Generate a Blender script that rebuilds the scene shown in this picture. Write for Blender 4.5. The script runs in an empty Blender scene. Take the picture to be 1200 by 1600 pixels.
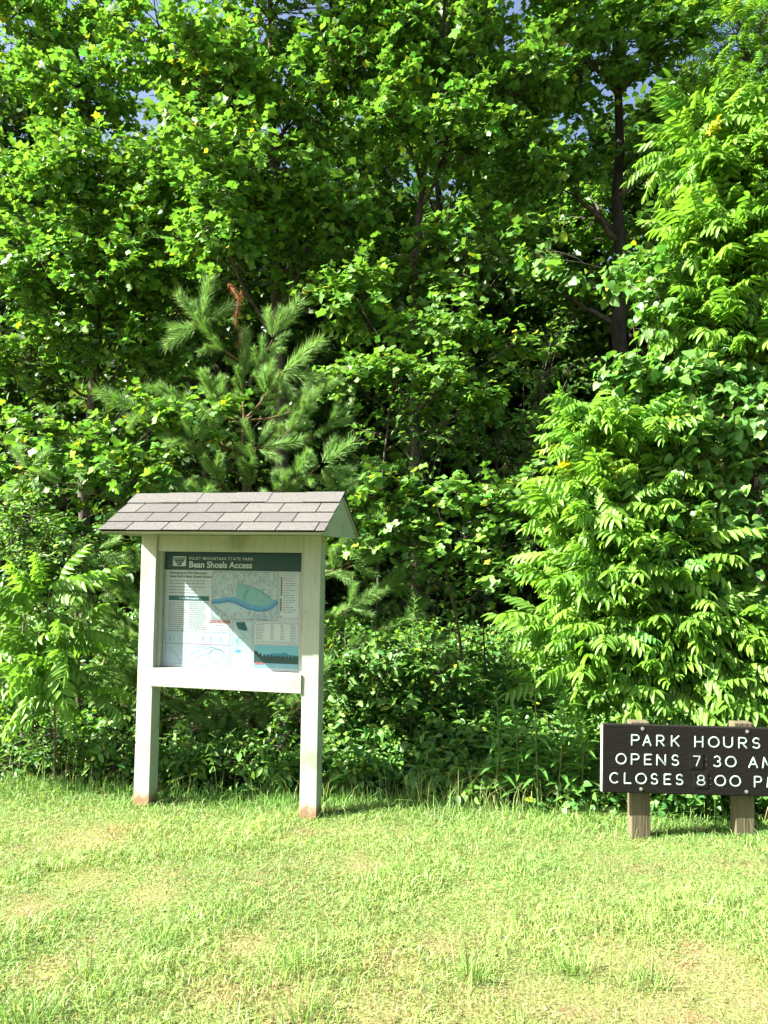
import bpy, math, random
import numpy as np
from mathutils import Matrix, Vector

# ------------------------------------------------------------------ camera, sky, sun, exposure
SC = bpy.context.scene
COL = SC.collection
F = 1155.0                       # focal length in photo pixels (1200 x 1600)
CAMZ = 2.0725
PITCH, ROLL = math.radians(3.48), math.radians(0.67)
RCAM = np.array((Matrix.Rotation(math.pi/2 + PITCH, 3, 'X') @ Matrix.Rotation(ROLL, 3, 'Z')))
cd = bpy.data.cameras.new('camera'); cam = bpy.data.objects.new('camera', cd); COL.objects.link(cam)
cd.sensor_fit = 'VERTICAL'; cd.sensor_height = 36.0; cd.lens = 36.0*F/1600.0
cd.clip_start = 0.05; cd.clip_end = 2000.0
cam.matrix_world = Matrix.Translation((0, 0, CAMZ)) @ Matrix(RCAM.tolist()).to_4x4()
SC.camera = cam

SUN_AZ, SUN_EL = math.radians(77.0), math.radians(39.3)      # from the towards-camera direction round to the left
TO_SUN = np.array((-math.sin(SUN_AZ)*math.cos(SUN_EL), -math.cos(SUN_AZ)*math.cos(SUN_EL), math.sin(SUN_EL)))
w = bpy.data.worlds.new('World'); SC.world = w; w.use_nodes = True
nt = w.node_tree; nt.nodes.clear()
sky = nt.nodes.new('ShaderNodeTexSky'); sky.sky_type = 'NISHITA'; sky.sun_disc = False
sky.sun_elevation = SUN_EL; sky.sun_rotation = math.atan2(TO_SUN[0], TO_SUN[1])
sky.air_density = 1.0; sky.dust_density = 4.0; sky.ozone_density = 1.0
bg = nt.nodes.new('ShaderNodeBackground'); bg.inputs['Strength'].default_value = 0.05
wo = nt.nodes.new('ShaderNodeOutputWorld')
nt.links.new(sky.outputs[0], bg.inputs[0]); nt.links.new(bg.outputs[0], wo.inputs[0])
sl = bpy.data.lights.new('sun', 'SUN'); sl.energy = 5.0; sl.angle = math.radians(0.53); sl.color = (1.0, 0.955, 0.87)
so = bpy.data.objects.new('sun', sl); COL.objects.link(so)
so.rotation_euler = Vector(TO_SUN.tolist()).to_track_quat('Z', 'Y').to_euler(); so.location = (-20, -5, 20)
SC.view_settings.view_transform = 'Standard'; SC.view_settings.look = 'None'
SC.view_settings.exposure = 2.6; SC.view_settings.gamma = 1.0; SC.view_settings.use_curve_mapping = False
SC.render.engine = 'CYCLES'
SC.cycles.max_bounces = 8; SC.cycles.transparent_max_bounces = 8; SC.cycles.diffuse_bounces = 2
SC.cycles.transmission_bounces = 6; SC.cycles.glossy_bounces = 2

# ------------------------------------------------------------------ helpers
def rng(s): return np.random.default_rng(s)
def P(x, y, D):
    """photo pixel at world depth D -> world point (D comes from what the thing stands on)"""
    d = RCAM @ np.array(((x-600)/F, (800-y)/F, -1.0))
    return np.array((0, 0, CAMZ)) + d*(D/d[1])
def edge_y(x): return 6.16 - 0.13*x
def gz(x, y):
    x = np.asarray(x, float); y = np.asarray(y, float)
    z = 0.5*np.clip(1 - y/6.2, 0, 3)
    z = np.minimum(z, 0.62)
    z = z + 0.025*np.sin(x*1.3 + 0.6)*np.sin(y*1.1) + 0.012*np.sin(x*3.1 + y*2.3)
    return z + np.clip(y - 9, 0, 60)*0.02
def norm(a): return a/np.maximum(np.linalg.norm(a, axis=-1, keepdims=True), 1e-9)

def tag(o, label=None, cat=None, group=None, kind=None):
    if label: o['label'] = label
    if cat: o['category'] = cat
    if group: o['group'] = group
    if kind: o['kind'] = kind
    return o
def empty(name, loc, rz=0.0):
    o = bpy.data.objects.new(name, None); COL.objects.link(o)
    o.location = tuple(float(c) for c in loc); o.rotation_euler.z = rz; o.empty_display_size = 0.2
    return o
def mesh_np(name, V, loops, sizes, tint=None, smooth=False, mat=None):
    V = np.asarray(V, np.float32); loops = np.asarray(loops, np.int32); sizes = np.asarray(sizes, np.int32)
    me = bpy.data.meshes.new(name)
    me.vertices.add(len(V)); me.vertices.foreach_set('co', V.ravel())
    me.loops.add(len(loops)); me.loops.foreach_set('vertex_index', loops)
    me.polygons.add(len(sizes))
    st = np.zeros(len(sizes), np.int32); st[1:] = np.cumsum(sizes)[:-1]
    me.polygons.foreach_set('loop_start', st); me.polygons.foreach_set('loop_total', sizes)
    if smooth: me.polygons.foreach_set('use_smooth', np.ones(len(sizes), bool))
    me.update(calc_edges=True)
    if tint is not None:
        a = me.attributes.new('tint', 'FLOAT_COLOR', 'POINT')
        t = np.ones((len(V), 4), np.float32); t[:, :3] = tint
        a.data.foreach_set('color', t.ravel())
    if mat: me.materials.append(mat)
    return me
def obj(name, me, parent=None, mat=None):
    o = bpy.data.objects.new(name, me); COL.objects.link(o)
    if mat and not me.materials: me.materials.append(mat)
    if parent: o.parent = parent
    return o
class MB:
    """collects faces in the frame of the thing it belongs to"""
    def __init__(s): s.v = []; s.f = []
    def add(s, vs, fs):
        b = len(s.v); s.v += [tuple(float(c) for c in q) for q in vs]; s.f += [tuple(b+i for i in f) for f in fs]
    def box(s, x0, x1, y0, y1, z0, z1):
        s.add([(x0,y0,z0),(x1,y0,z0),(x1,y1,z0),(x0,y1,z0),(x0,y0,z1),(x1,y0,z1),(x1,y1,z1),(x0,y1,z1)],
              [(0,3,2,1),(4,5,6,7),(0,1,5,4),(1,2,6,5),(2,3,7,6),(3,0,4,7)])
    def cyl(s, c, ax, r, h, n=10):
        c = np.array(c, float); ax = norm(np.array(ax, float)); u = norm(np.cross(ax, (0.3,0.2,0.9))); v = np.cross(ax, u)
        a = [c + r*(math.cos(2*math.pi*i/n)*u + math.sin(2*math.pi*i/n)*v) for i in range(n)]
        b = [q + ax*h for q in a]; ctr = c + ax*h*1.35
        s.add(a + b + [ctr], [(i, (i+1) % n, n+(i+1) % n, n+i) for i in range(n)] + [(n+i, n+(i+1) % n, 2*n) for i in range(n)] + [tuple(range(n-1, -1, -1))])
    def build(s, name, mat, parent=None, bevel=0.0, seg=2, smooth=False):
        me = bpy.data.meshes.new(name); me.from_pydata(s.v, [], s.f); me.materials.append(mat)
        if smooth: me.polygons.foreach_set('use_smooth', np.ones(len(me.polygons), bool))
        o = obj(name, me, parent)
        if bevel:
            m = o.modifiers.new('bevel', 'BEVEL'); m.width = bevel; m.segments = seg; m.limit_method = 'ANGLE'; m.angle_limit = 0.6
        return o
class Tubes:
    def __init__(s): s.V = []; s.L = []; s.S = []; s.n = 0
    def add(s, path, rad, sides=6):
        path = np.asarray(path, float); m = len(path); rad = np.broadcast_to(np.asarray(rad, float), (m,))
        t = norm(np.gradient(path, axis=0)); ref = np.where(np.abs(t[:, 2:3]) > 0.95, np.array([[1.0, 0, 0]]), np.array([[0, 0, 1.0]]))
        u = norm(np.cross(t, ref)); v = np.cross(t, u)
        a = np.arange(sides)*2*np.pi/sides
        ring = path[:, None] + rad[:, None, None]*(np.cos(a)[None, :, None]*u[:, None] + np.sin(a)[None, :, None]*v[:, None])
        s.V.append(ring.reshape(-1, 3))
        i = np.arange(m-1)[:, None]*sides; j = np.arange(sides)[None]; k = (j+1) % sides
        q = np.stack([i+j, i+k, i+sides+k, i+sides+j], -1).reshape(-1)
        s.L.append(q + s.n); s.S.append(np.full(len(q)//4, 4)); s.n += m*sides
        return s
    def build(s, name, mat, parent, base):
        if not s.V: return None
        me = mesh_np(name, np.concatenate(s.V) - base, np.concatenate(s.L), np.concatenate(s.S), smooth=True, mat=mat)
        return obj(name, me, parent)
def bez(a, b, c, n=6):
    t = np.linspace(0, 1, n)[:, None]
    return (1-t)**2*a + 2*t*(1-t)*b + t*t*c

# ------------------------------------------------------------------ materials
def nodes(name):
    m = bpy.data.materials.new(name); m.use_nodes = True
    t = m.node_tree; t.nodes.clear(); o = t.nodes.new('ShaderNodeOutputMaterial')
    return m, t, o
def N(t, typ, **kw):
    n = t.nodes.new(typ)
    for k, v in kw.items():
        if k in n.inputs: n.inputs[k].default_value = v
        else: setattr(n, k, v)
    return n
def ramp(t, stops):
    n = t.nodes.new('ShaderNodeValToRGB'); e = n.color_ramp.elements
    while len(e) < len(stops): e.new(0.5)
    for i, (p, c) in enumerate(stops): e[i].position = p; e[i].color = (*c, 1)
    return n
def plain(name, col, rough=0.6, spec=0.5, var=0.12, scale=30.0, bump=0.0, bscale=None, stretch=None, metallic=0.0):
    m, t, o = nodes(name)
    b = N(t, 'ShaderNodeBsdfPrincipled', Roughness=rough, Metallic=metallic); b.inputs['Specular IOR Level'].default_value = spec
    tc = N(t, 'ShaderNodeTexCoord'); mp = N(t, 'ShaderNodeMapping')
    if stretch: mp.inputs['Scale'].default_value = stretch
    t.links.new(tc.outputs['Object'], mp.inputs[0])
    nz = N(t, 'ShaderNodeTexNoise', Scale=scale, Detail=6.0, Roughness=0.65); t.links.new(mp.outputs[0], nz.inputs['Vector'])
    c = np.array(col)
    r = ramp(t, [(0.25, tuple(c*(1-var))), (0.75, tuple(np.minimum(c*(1+var), 1)))])
    t.links.new(nz.outputs['Fac'], r.inputs[0]); t.links.new(r.outputs[0], b.inputs['Base Color'])
    if bump:
        nb = N(t, 'ShaderNodeTexNoise', Scale=bscale or scale*2, Detail=5.0); t.links.new(mp.outputs[0], nb.inputs['Vector'])
        bm = N(t, 'ShaderNodeBump', Strength=bump, Distance=0.01); t.links.new(nb.outputs['Fac'], bm.inputs['Height']); t.links.new(bm.outputs[0], b.inputs['Normal'])
    t.links.new(b.outputs[0], o.inputs[0])
    return m
def leaf_mat(name, base, trans=0.40, rough=0.46, spec=0.40, tr=(1.25, 1.30, 0.60)):
    m, t, o = nodes(name)
    at = N(t, 'ShaderNodeAttribute', attribute_name='tint')
    mx = N(t, 'ShaderNodeMix', data_type='RGBA', blend_type='MULTIPLY'); mx.inputs['Factor'].default_value = 1.0
    mx.inputs['A'].default_value = (*base, 1); t.links.new(at.outputs['Color'], mx.inputs['B'])
    # the A/B sockets of the colour type
    for s in mx.inputs:
        if s.type == 'RGBA' and s.name == 'A': s.default_value = (*base, 1)
    bs = [s for s in mx.inputs if s.type == 'RGBA' and s.name == 'B'][0]; t.links.new(at.outputs['Color'], bs)
    outc = [s for s in mx.outputs if s.type == 'RGBA'][0]
    m2 = N(t, 'ShaderNodeMix', data_type='RGBA', blend_type='MULTIPLY'); m2.inputs['Factor'].default_value = 1.0
    a2 = [s for s in m2.inputs if s.type == 'RGBA']; t.links.new(outc, a2[0]); a2[1].default_value = (*tr, 1)
    out2 = [s for s in m2.outputs if s.type == 'RGBA'][0]
    b = N(t, 'ShaderNodeBsdfPrincipled', Roughness=rough); b.inputs['Specular IOR Level'].default_value = spec
    tl = N(t, 'ShaderNodeBsdfTranslucent'); ms = N(t, 'ShaderNodeMixShader'); ms.inputs[0].default_value = trans
    t.links.new(outc, b.inputs['Base Color']); t.links.new(out2, tl.inputs['Color'])
    t.links.new(b.outputs[0], ms.inputs[1]); t.links.new(tl.outputs[0], ms.inputs[2]); t.links.new(ms.outputs[0], o.inputs[0])
    return m
def bark_mat(name, c0, c1, scale=14.0):
    m, t, o = nodes(name)
    b = N(t, 'ShaderNodeBsdfPrincipled', Roughness=0.9); b.inputs['Specular IOR Level'].default_value = 0.2
    tc = N(t, 'ShaderNodeTexCoord'); mp = N(t, 'ShaderNodeMapping'); mp.inputs['Scale'].default_value = (1, 1, 0.25)
    nz = N(t, 'ShaderNodeTexNoise', Scale=scale, Detail=7.0, Roughness=0.7)
    t.links.new(tc.outputs['Object'], mp.inputs[0]); t.links.new(mp.outputs[0], nz.inputs['Vector'])
    r = ramp(t, [(0.35, c0), (0.65, c1)]); t.links.new(nz.outputs['Fac'], r.inputs[0]); t.links.new(r.outputs[0], b.inputs['Base Color'])
    bm = N(t, 'ShaderNodeBump', Strength=0.8, Distance=0.02); t.links.new(nz.outputs['Fac'], bm.inputs['Height']); t.links.new(bm.outputs[0], b.inputs['Normal'])
    t.links.new(b.outputs[0], o.inputs[0])
    return m

M = {}
M['poplar'] = leaf_mat('tulip_leaf', (0.104, 0.226, 0.036))
M['oval'] = leaf_mat('shrub_leaf', (0.094, 0.208, 0.038))
M['compound'] = leaf_mat('compound_leaf', (0.126, 0.268, 0.034), trans=0.42)
M['vine'] = leaf_mat('vine_leaf', (0.095, 0.220, 0.042))
M['weed'] = leaf_mat('weed_leaf', (0.095, 0.23, 0.045))
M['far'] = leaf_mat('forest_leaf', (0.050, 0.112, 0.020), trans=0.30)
M['needle'] = leaf_mat('pine_needle', (0.155, 0.29, 0.070), trans=0.28, rough=0.5, tr=(1.2, 1.2, 0.7))
M['dead'] = leaf_mat('dead_needle', (0.30, 0.110, 0.045), trans=0.25, rough=0.7)
M['grass'] = leaf_mat('grass_blade', (0.200, 0.325, 0.092), trans=0.35, rough=0.5, tr=(1.15, 1.1, 0.7))
M['bark'] = bark_mat('grey_brown_bark', (0.035, 0.028, 0.02), (0.11, 0.095, 0.075))
M['bark_dark'] = bark_mat('dark_bark', (0.015, 0.012, 0.01), (0.05, 0.042, 0.034))
M['twig'] = bark_mat('twig_bark', (0.06, 0.045, 0.028), (0.16, 0.13, 0.09), 40.0)
M['pine_bark'] = bark_mat('pine_bark', (0.06, 0.04, 0.02), (0.17, 0.11, 0.055), 40.0)
M['stem'] = plain('green_stem', (0.10, 0.15, 0.04), 0.6, 0.4)

# ------------------------------------------------------------------ ground
def ground():
    xs = np.concatenate([np.linspace(-400, -12, 12), np.linspace(-10, 10, 81), np.linspace(12, 400, 12)])
    ys = np.concatenate([np.linspace(-200, -6, 8), np.linspace(-4, 12, 65), np.linspace(14, 40, 14), np.linspace(60, 600, 10)])
    X, Y = np.meshgrid(xs, ys); Z = gz(X, Y)
    V = np.stack([X, Y, Z], -1).reshape(-1, 3); nx = len(xs)
    i, j = np.meshgrid(np.arange(len(ys)-1), np.arange(nx-1), indexing='ij'); a = i*nx + j
    L = np.stack([a, a+1, a+nx+1, a+nx], -1).reshape(-1)
    m, t, o = nodes('lawn_soil')
    b = N(t, 'ShaderNodeBsdfPrincipled', Roughness=0.95); b.inputs['Specular IOR Level'].default_value = 0.1
    g = N(t, 'ShaderNodeNewGeometry')
    n1 = N(t, 'ShaderNodeTexNoise', Scale=2.2, Detail=8.0, Roughness=0.7); t.links.new(g.outputs['Position'], n1.inputs['Vector'])
    n2 = N(t, 'ShaderNodeTexNoise', Scale=60.0, Detail=4.0); t.links.new(g.outputs['Position'], n2.inputs['Vector'])
    r1 = ramp(t, [(0.35, (0.14, 0.19, 0.05)), (0.54, (0.18, 0.185, 0.07)), (0.67, (0.20, 0.14, 0.075))]); t.links.new(n1.outputs['Fac'], r1.inputs[0])
    r2 = ramp(t, [(0.3, (0.45, 0.45, 0.45)), (0.7, (1.1, 1.1, 1.1))]); t.links.new(n2.outputs['Fac'], r2.inputs[0])
    mu = N(t, 'ShaderNodeMix', data_type='RGBA', blend_type='MULTIPLY'); q = [s for s in mu.inputs if s.type == 'RGBA']; mu.inputs['Factor'].default_value = 1
    t.links.new(r1.outputs[0], q[0]); t.links.new(r2.outputs[0], q[1]); mo = [s for s in mu.outputs if s.type == 'RGBA'][0]
    r3 = ramp(t, [(0.3, (0.016, 0.013, 0.008)), (0.7, (0.045, 0.036, 0.020))]); t.links.new(n2.outputs['Fac'], r3.inputs[0])
    sp = N(t, 'ShaderNodeSeparateXYZ'); t.links.new(g.outputs['Position'], sp.inputs[0])
    ma = N(t, 'ShaderNodeMath', operation='MULTIPLY_ADD'); t.links.new(sp.outputs['X'], ma.inputs[0]); ma.inputs[1].default_value = 0.13; t.links.new(sp.outputs['Y'], ma.inputs[2])
    mb_ = N(t, 'ShaderNodeMath', operation='MULTIPLY_ADD'); t.links.new(n1.outputs['Fac'], mb_.inputs[0]); mb_.inputs[1].default_value = 0.5; t.links.new(ma.outputs[0], mb_.inputs[2])
    mr = N(t, 'ShaderNodeMapRange'); mr.inputs[1].default_value = 6.40; mr.inputs[2].default_value = 6.75; t.links.new(mb_.outputs[0], mr.inputs[0])
    mx = N(t, 'ShaderNodeMix', data_type='RGBA'); q = [s for s in mx.inputs if s.type == 'RGBA']; t.links.new(mr.outputs[0], mx.inputs['Factor'])
    t.links.new(mo, q[0]); t.links.new(r3.outputs[0], q[1]); t.links.new([s for s in mx.outputs if s.type == 'RGBA'][0], b.inputs['Base Color'])
    bm = N(t, 'ShaderNodeBump', Strength=0.6, Distance=0.02); t.links.new(n2.outputs['Fac'], bm.inputs['Height']); t.links.new(bm.outputs[0], b.inputs['Normal'])
    t.links.new(b.outputs[0], o.inputs[0])
    tag(obj('ground', mesh_np('ground', V, L, np.full(len(L)//4, 4), smooth=True, mat=m)), 'lawn soil running back into the wooded bank', None, None, 'structure')
ground()

# ------------------------------------------------------------------ leaves
def fold(outline, mid, fold_h=0.16, droop=0.12):
    """outline: right-hand side points (x>0) from base to tip; mid: points on the midrib; both as (x, y)"""
    pts = [(0.0, 0.0)] + [(0.0, m) for m in mid] + list(outline)
    V = [(x, y, abs(x)*fold_h*2 - droop*y*y) for x, y in pts]
    return V
def make_leaf(right, tip, fold_h=0.16, droop=0.15, wob=0.0, r=None):
    """right: list of (x, y) for the right half from the base up; fan of triangles about two midrib points"""
    V = [(0, 0, 0), (0, tip*0.5, 0), (0, tip, 0)]
    n = len(right)
    for sgn in (1, -1):
        for x, y in right: V.append((sgn*x, y, 0))
    V = np.array(V, float)
    V[:, 2] = np.abs(V[:, 0])*fold_h*2 - droop*V[:, 1]**2
    if r is not None: V[3:, 2] += r.normal(0, wob, len(V)-3)
    Fc = []
    for s in (0, 1):
        idx = [0] + [3 + s*n + i for i in range(n)] + [2]
        for a, b in zip(idx[:-1], idx[1:]):
            tri = (1, a, b) if s == 0 else (1, b, a)
            Fc.append(tri)
    return V, np.array(Fc)
def join(parts):
    V = []; Fc = []; n = 0
    for v, f in parts: V.append(v); Fc.append(f + n); n += len(v)
    return np.concatenate(V), np.concatenate(Fc)
R0 = rng(5)
TULIP = [make_leaf([(0.30, -0.04), (0.50, 0.26), (0.33, 0.46), (0.45, 0.86), (0.16, 0.90)], 0.80, fh, dr, 0.03, R0) for fh, dr in ((0.10, 0.18), (0.22, 0.05), (0.02, 0.35), (0.16, 0.28))]
OVAL = [make_leaf([(0.20, 0.22), (0.25, 0.50), (0.15, 0.80)], 1.0, fh, dr, 0.015, R0) for fh, dr in ((0.16, 0.22), (0.28, 0.1), (0.08, 0.4))]
LANCE = [make_leaf([(0.085, 0.15), (0.115, 0.45), (0.06, 0.78)], 1.0, fh, dr, 0.01, R0) for fh, dr in ((0.2, 0.35), (0.3, 0.15), (0.15, 0.6))]
HEART = [make_leaf([(0.26, -0.10), (0.46, 0.12), (0.42, 0.45), (0.18, 0.78)], 0.95, fh, dr, 0.02, R0) for fh, dr in ((0.10, 0.22), (0.2, 0.08), (0.04, 0.4))]
SIMPLE = [make_leaf([(0.34, 0.35), (0.26, 0.75)], 1.0, fh, dr, 0.03, R0) for fh, dr in ((0.16, 0.2), (0.05, 0.4))]
def compound(r, pairs=8, ll=0.30, lw=0.115, droop=0.35, hang=0.75):
    parts = []; ys = np.linspace(0.16, 0.96, pairs)
    def rach(y): return np.array((0, y, 0.10*math.sin(y*2.2) - droop*y*y))
    path = np.array([rach(y) for y in np.linspace(0, 1, 6)]); wv = np.linspace(0.012, 0.004, 6)
    V = np.concatenate([path + np.outer(wv, (1, 0, 0)), path - np.outer(wv, (1, 0, 0))]); f = []
    for i in range(5): f += [(i, i+1, 6+i), (i+1, 7+i, 6+i)]
    parts.append((V, np.array(f)))
    lv, lf = make_leaf([(lw*0.42, 0.10), (lw*0.5, 0.45), (lw*0.3, 0.8)], 1.0, 0.3, 0.25)
    lv = lv*np.array((1, 1, 1.0)); 
    for i, y in enumerate(ys):
        for s in (1, -1):
            L = ll*(0.78 + 0.3*math.sin(math.pi*(i+0.6)/pairs))*r.uniform(0.88, 1.1)
            ang = 0.30 + 0.25*i/pairs; h = hang*r.uniform(0.6, 1.25)
            t = norm(np.array((s*math.cos(ang)*math.cos(h), math.sin(ang)*math.cos(h), -math.sin(h))))
            n = norm(np.array((s*math.sin(h)*0.8, 0.2, math.cos(h))) + r.normal(0, 0.15, 3)); b = norm(np.cross(t, n)); n = np.cross(b, t)
            v = lv*np.array((1.0, 1, 1))
            parts.append((rach(y) + L*(np.outer(v[:, 0]/1.0*1.0, b)*1.0 + np.outer(v[:, 1], t) + np.outer(v[:, 2], n)), lf))
    t = norm(np.array((0, 1, -0.5))); b = np.array((1.0, 0, 0)); n = np.cross(b, t)
    parts.append((rach(1.0) + ll*0.8*(np.outer(lv[:, 0], b) + np.outer(lv[:, 1], t) + np.outer(lv[:, 2], n)), lf))
    return join(parts)
COMPOUND = [compound(R0, 8, 0.30, 0.34, 0.30, 0.75), compound(R0, 9, 0.27, 0.36, 0.5, 0.95), compound(R0, 7, 0.32, 0.33, 0.15, 0.55)]
FEATHER = [compound(R0, 7, 0.22, 0.30, 0.35, 0.4)]
def shoot(r, n=330, dead=False):
    """one pine shoot along +y, unit length, needles angled forward"""
    y = r.uniform(0.03, 1.0, n); a = r.uniform(0, 2*np.pi, n)
    ln = (0.36 + 0.06*r.normal(0, 1, n))*(0.75 + 0.35*np.sin(np.pi*np.clip(y, 0, 1)*0.9)); ang = np.radians(r.normal(38, 9, n)) if not dead else np.radians(r.normal(150, 15, n))
    d = np.stack([np.sin(ang)*np.cos(a), np.cos(ang), np.sin(ang)*np.sin(a)], -1)
    p = np.stack([0*y, y, 0*y], -1); sidev = norm(np.cross(d, norm(r.normal(0, 1, (n, 3)))))
    wv = 0.0085
    tip = p + d*ln[:, None] + np.array((0, 0, -0.05))*ln[:, None]
    V = np.concatenate([p + sidev*wv, p - sidev*wv, tip]); Fc = np.stack([np.arange(n), np.arange(n)+n, np.arange(n)+2*n], -1)
    k = 5; a2 = np.arange(k)*2*np.pi/k
    for y0, rr in ((0, 0.016), (1, 0.007)):
        pass
    ring = np.concatenate([np.stack([0.018*np.cos(a2), 0*a2, 0.018*np.sin(a2)], -1), np.stack([0.008*np.cos(a2), 0*a2+1.0, 0.008*np.sin(a2)], -1)])
    fs = []
    for i in range(k): fs += [(i, (i+1) % k, k+i), ((i+1) % k, k+(i+1) % k, k+i)]
    return join([(V, Fc), (ring, np.array(fs))])
SHOOT = [shoot(R0) for _ in range(4)]
DEADSHOOT = [shoot(R0, 120, True)]

class Fol:
    """leaves of one plant: the ones that show largest become parts, the rest one baked mesh"""
    def __init__(s, variants, mat, rs=0):
        s.var = variants; s.mat = mat; s.r = rng(rs); s.p = []; s.t = []; s.n = []; s.s = []; s.c = []
    def add(s, p, t, n, sc, c):
        s.p.append(p); s.t.append(t); s.n.append(n); s.s.append(sc); s.c.append(c)
    def finish(s, root, base, nparts=0, part='leaf', rest='foliage', jit=0.0):
        if not s.p: return
        p = np.concatenate(s.p); t = norm(np.concatenate(s.t)); n = np.concatenate(s.n); sc = np.concatenate(s.s); c = np.concatenate(s.c)
        b = norm(np.cross(t, n)); n = np.cross(b, t)
        k = s.r.integers(0, len(s.var), len(p))
        rel = (p - np.array((0, 0, CAMZ))) @ RCAM; dep = -rel[:, 2]
        px = 600 + F*rel[:, 0]/np.maximum(dep, .1); py = 800 - F*rel[:, 1]/np.maximum(dep, .1)
        score = sc/dep**2*np.where((px > 0) & (px < 1200) & (py > 0) & (py < 1600), 1, 0.01)
        order = np.argsort(-score); own = order[:nparts]; bak = order[nparts:]
        if nparts:
            TN = 4; tints = []
            lum = c[own].sum(1); qs = np.argsort(np.argsort(lum))*TN//max(len(own), 1)
            data = {}
            for q in range(TN):
                sel = qs == q
                if sel.any():
                    for v in range(len(s.var)):
                        vv, ff = s.var[v]
                        data[(q, v)] = mesh_np(part, vv, ff.ravel(), np.full(len(ff), 3), tint=np.median(c[own][sel], axis=0), mat=s.mat)
            for j, i in enumerate(own):
                o = bpy.data.objects.new(part, data[(int(qs[j]), int(k[i]))]); COL.objects.link(o); o.parent = root
                Mx = np.eye(4); Mx[:3, 0] = b[i]*sc[i]; Mx[:3, 1] = t[i]*sc[i]; Mx[:3, 2] = n[i]*sc[i]; Mx[:3, 3] = p[i] - base
                o.matrix_basis = Matrix(Mx.tolist())
        if len(bak):
            Vs = []; Fs = []; Cs = []; off = 0
            for v in range(len(s.var)):
                ii = bak[k[bak] == v]
                if not len(ii): continue
                vv, ff = s.var[v]; S = sc[ii][:, None, None]
                W = p[ii][:, None] + S*(vv[None, :, 0:1]*b[ii][:, None] + vv[None, :, 1:2]*t[ii][:, None] + vv[None, :, 2:3]*n[ii][:, None])
                Vs.append(W.reshape(-1, 3)); Fs.append((ff[None] + (np.arange(len(ii))*len(vv))[:, None, None]).reshape(-1) + off)
                Cs.append(np.repeat(c[ii], len(vv), 0)); off += len(ii)*len(vv)
            L = np.concatenate(Fs)
            o = obj(rest, mesh_np(rest, np.concatenate(Vs) - base, L, np.full(len(L)//3, 3), tint=np.concatenate(Cs), mat=s.mat), root)
            o['kind'] = 'stuff'
            return o
def tints(r, n, spread=0.22, yellow=0.03, warm=0.10):
    b = np.exp(r.normal(0, spread, n))[:, None]; h = r.normal(0, warm, n)[:, None]
    c = np.concatenate([b*(1+h*1.6), b*(1+0.25*h), b*(1-h)], 1)
    y = r.random(n) < yellow
    c[y] = c[y]*np.array((2.3, 1.35, 0.7))
    return np.clip(c, 0.15, 4)
def sprays(fol, r, centers, outs, radius, ns, nk, size, droop=0.25, flat=0.5, tilt=0.55, tw=None, yellow=0.03, light=1.0):
    C = len(centers); out = norm(outs)
    d = norm(out[:, None] + r.normal(0, 0.75, (C, ns, 3))*np.array((1, 1, flat)))
    rad = radius*r.uniform(0.7, 1.3, (C, 1, 1))
    st = centers[:, None] - out[:, None]*rad*0.45 + r.normal(0, 0.22, (C, ns, 3))*rad
    if tw is not None:
        a = centers - out*radius*0.5
        for i in range(C):
            for j in range(ns):
                e = st[i, j] + d[i, j]*rad[i, 0, 0]*1.15
                tw.add(np.array([a[i], (a[i]+st[i, j])/2 + (0, 0, 0.02), st[i, j], e]), [0.006, 0.005, 0.004, 0.002], 3)
    k = (np.arange(nk)+0.5)/nk
    pos = st[:, :, None] + d[:, :, None]*(k[None, None, :, None]*rad[:, :, None]*1.2) + r.normal(0, 0.02, (C, ns, nk, 3))
    lat = norm(np.cross(d, np.array((0, 0, 1.0))))[:, :, None]*np.where(np.arange(nk) % 2 == 0, 1, -1)[None, None, :, None]
    t = d[:, :, None]*0.45 + lat*0.8 + r.normal(0, 0.35, pos.shape) + np.array((0, 0, -droop))
    n = np.array((0, 0, 1.0)) + r.normal(0, tilt, pos.shape) + 0.5*TO_SUN
    m = C*ns*nk
    sc = size*np.clip(r.normal(1, 0.22, m), 0.5, 1.6)
    fol.add(pos.reshape(m, 3), t.reshape(m, 3), n.reshape(m, 3), sc, tints(r, m, yellow=yellow)*light)
    return pos
def in_blob(r, n, hollow=0.35):
    v = norm(r.normal(0, 1, (n, 3))); return v*(hollow + (1-hollow)*r.random((n, 1))**0.6)

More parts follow.
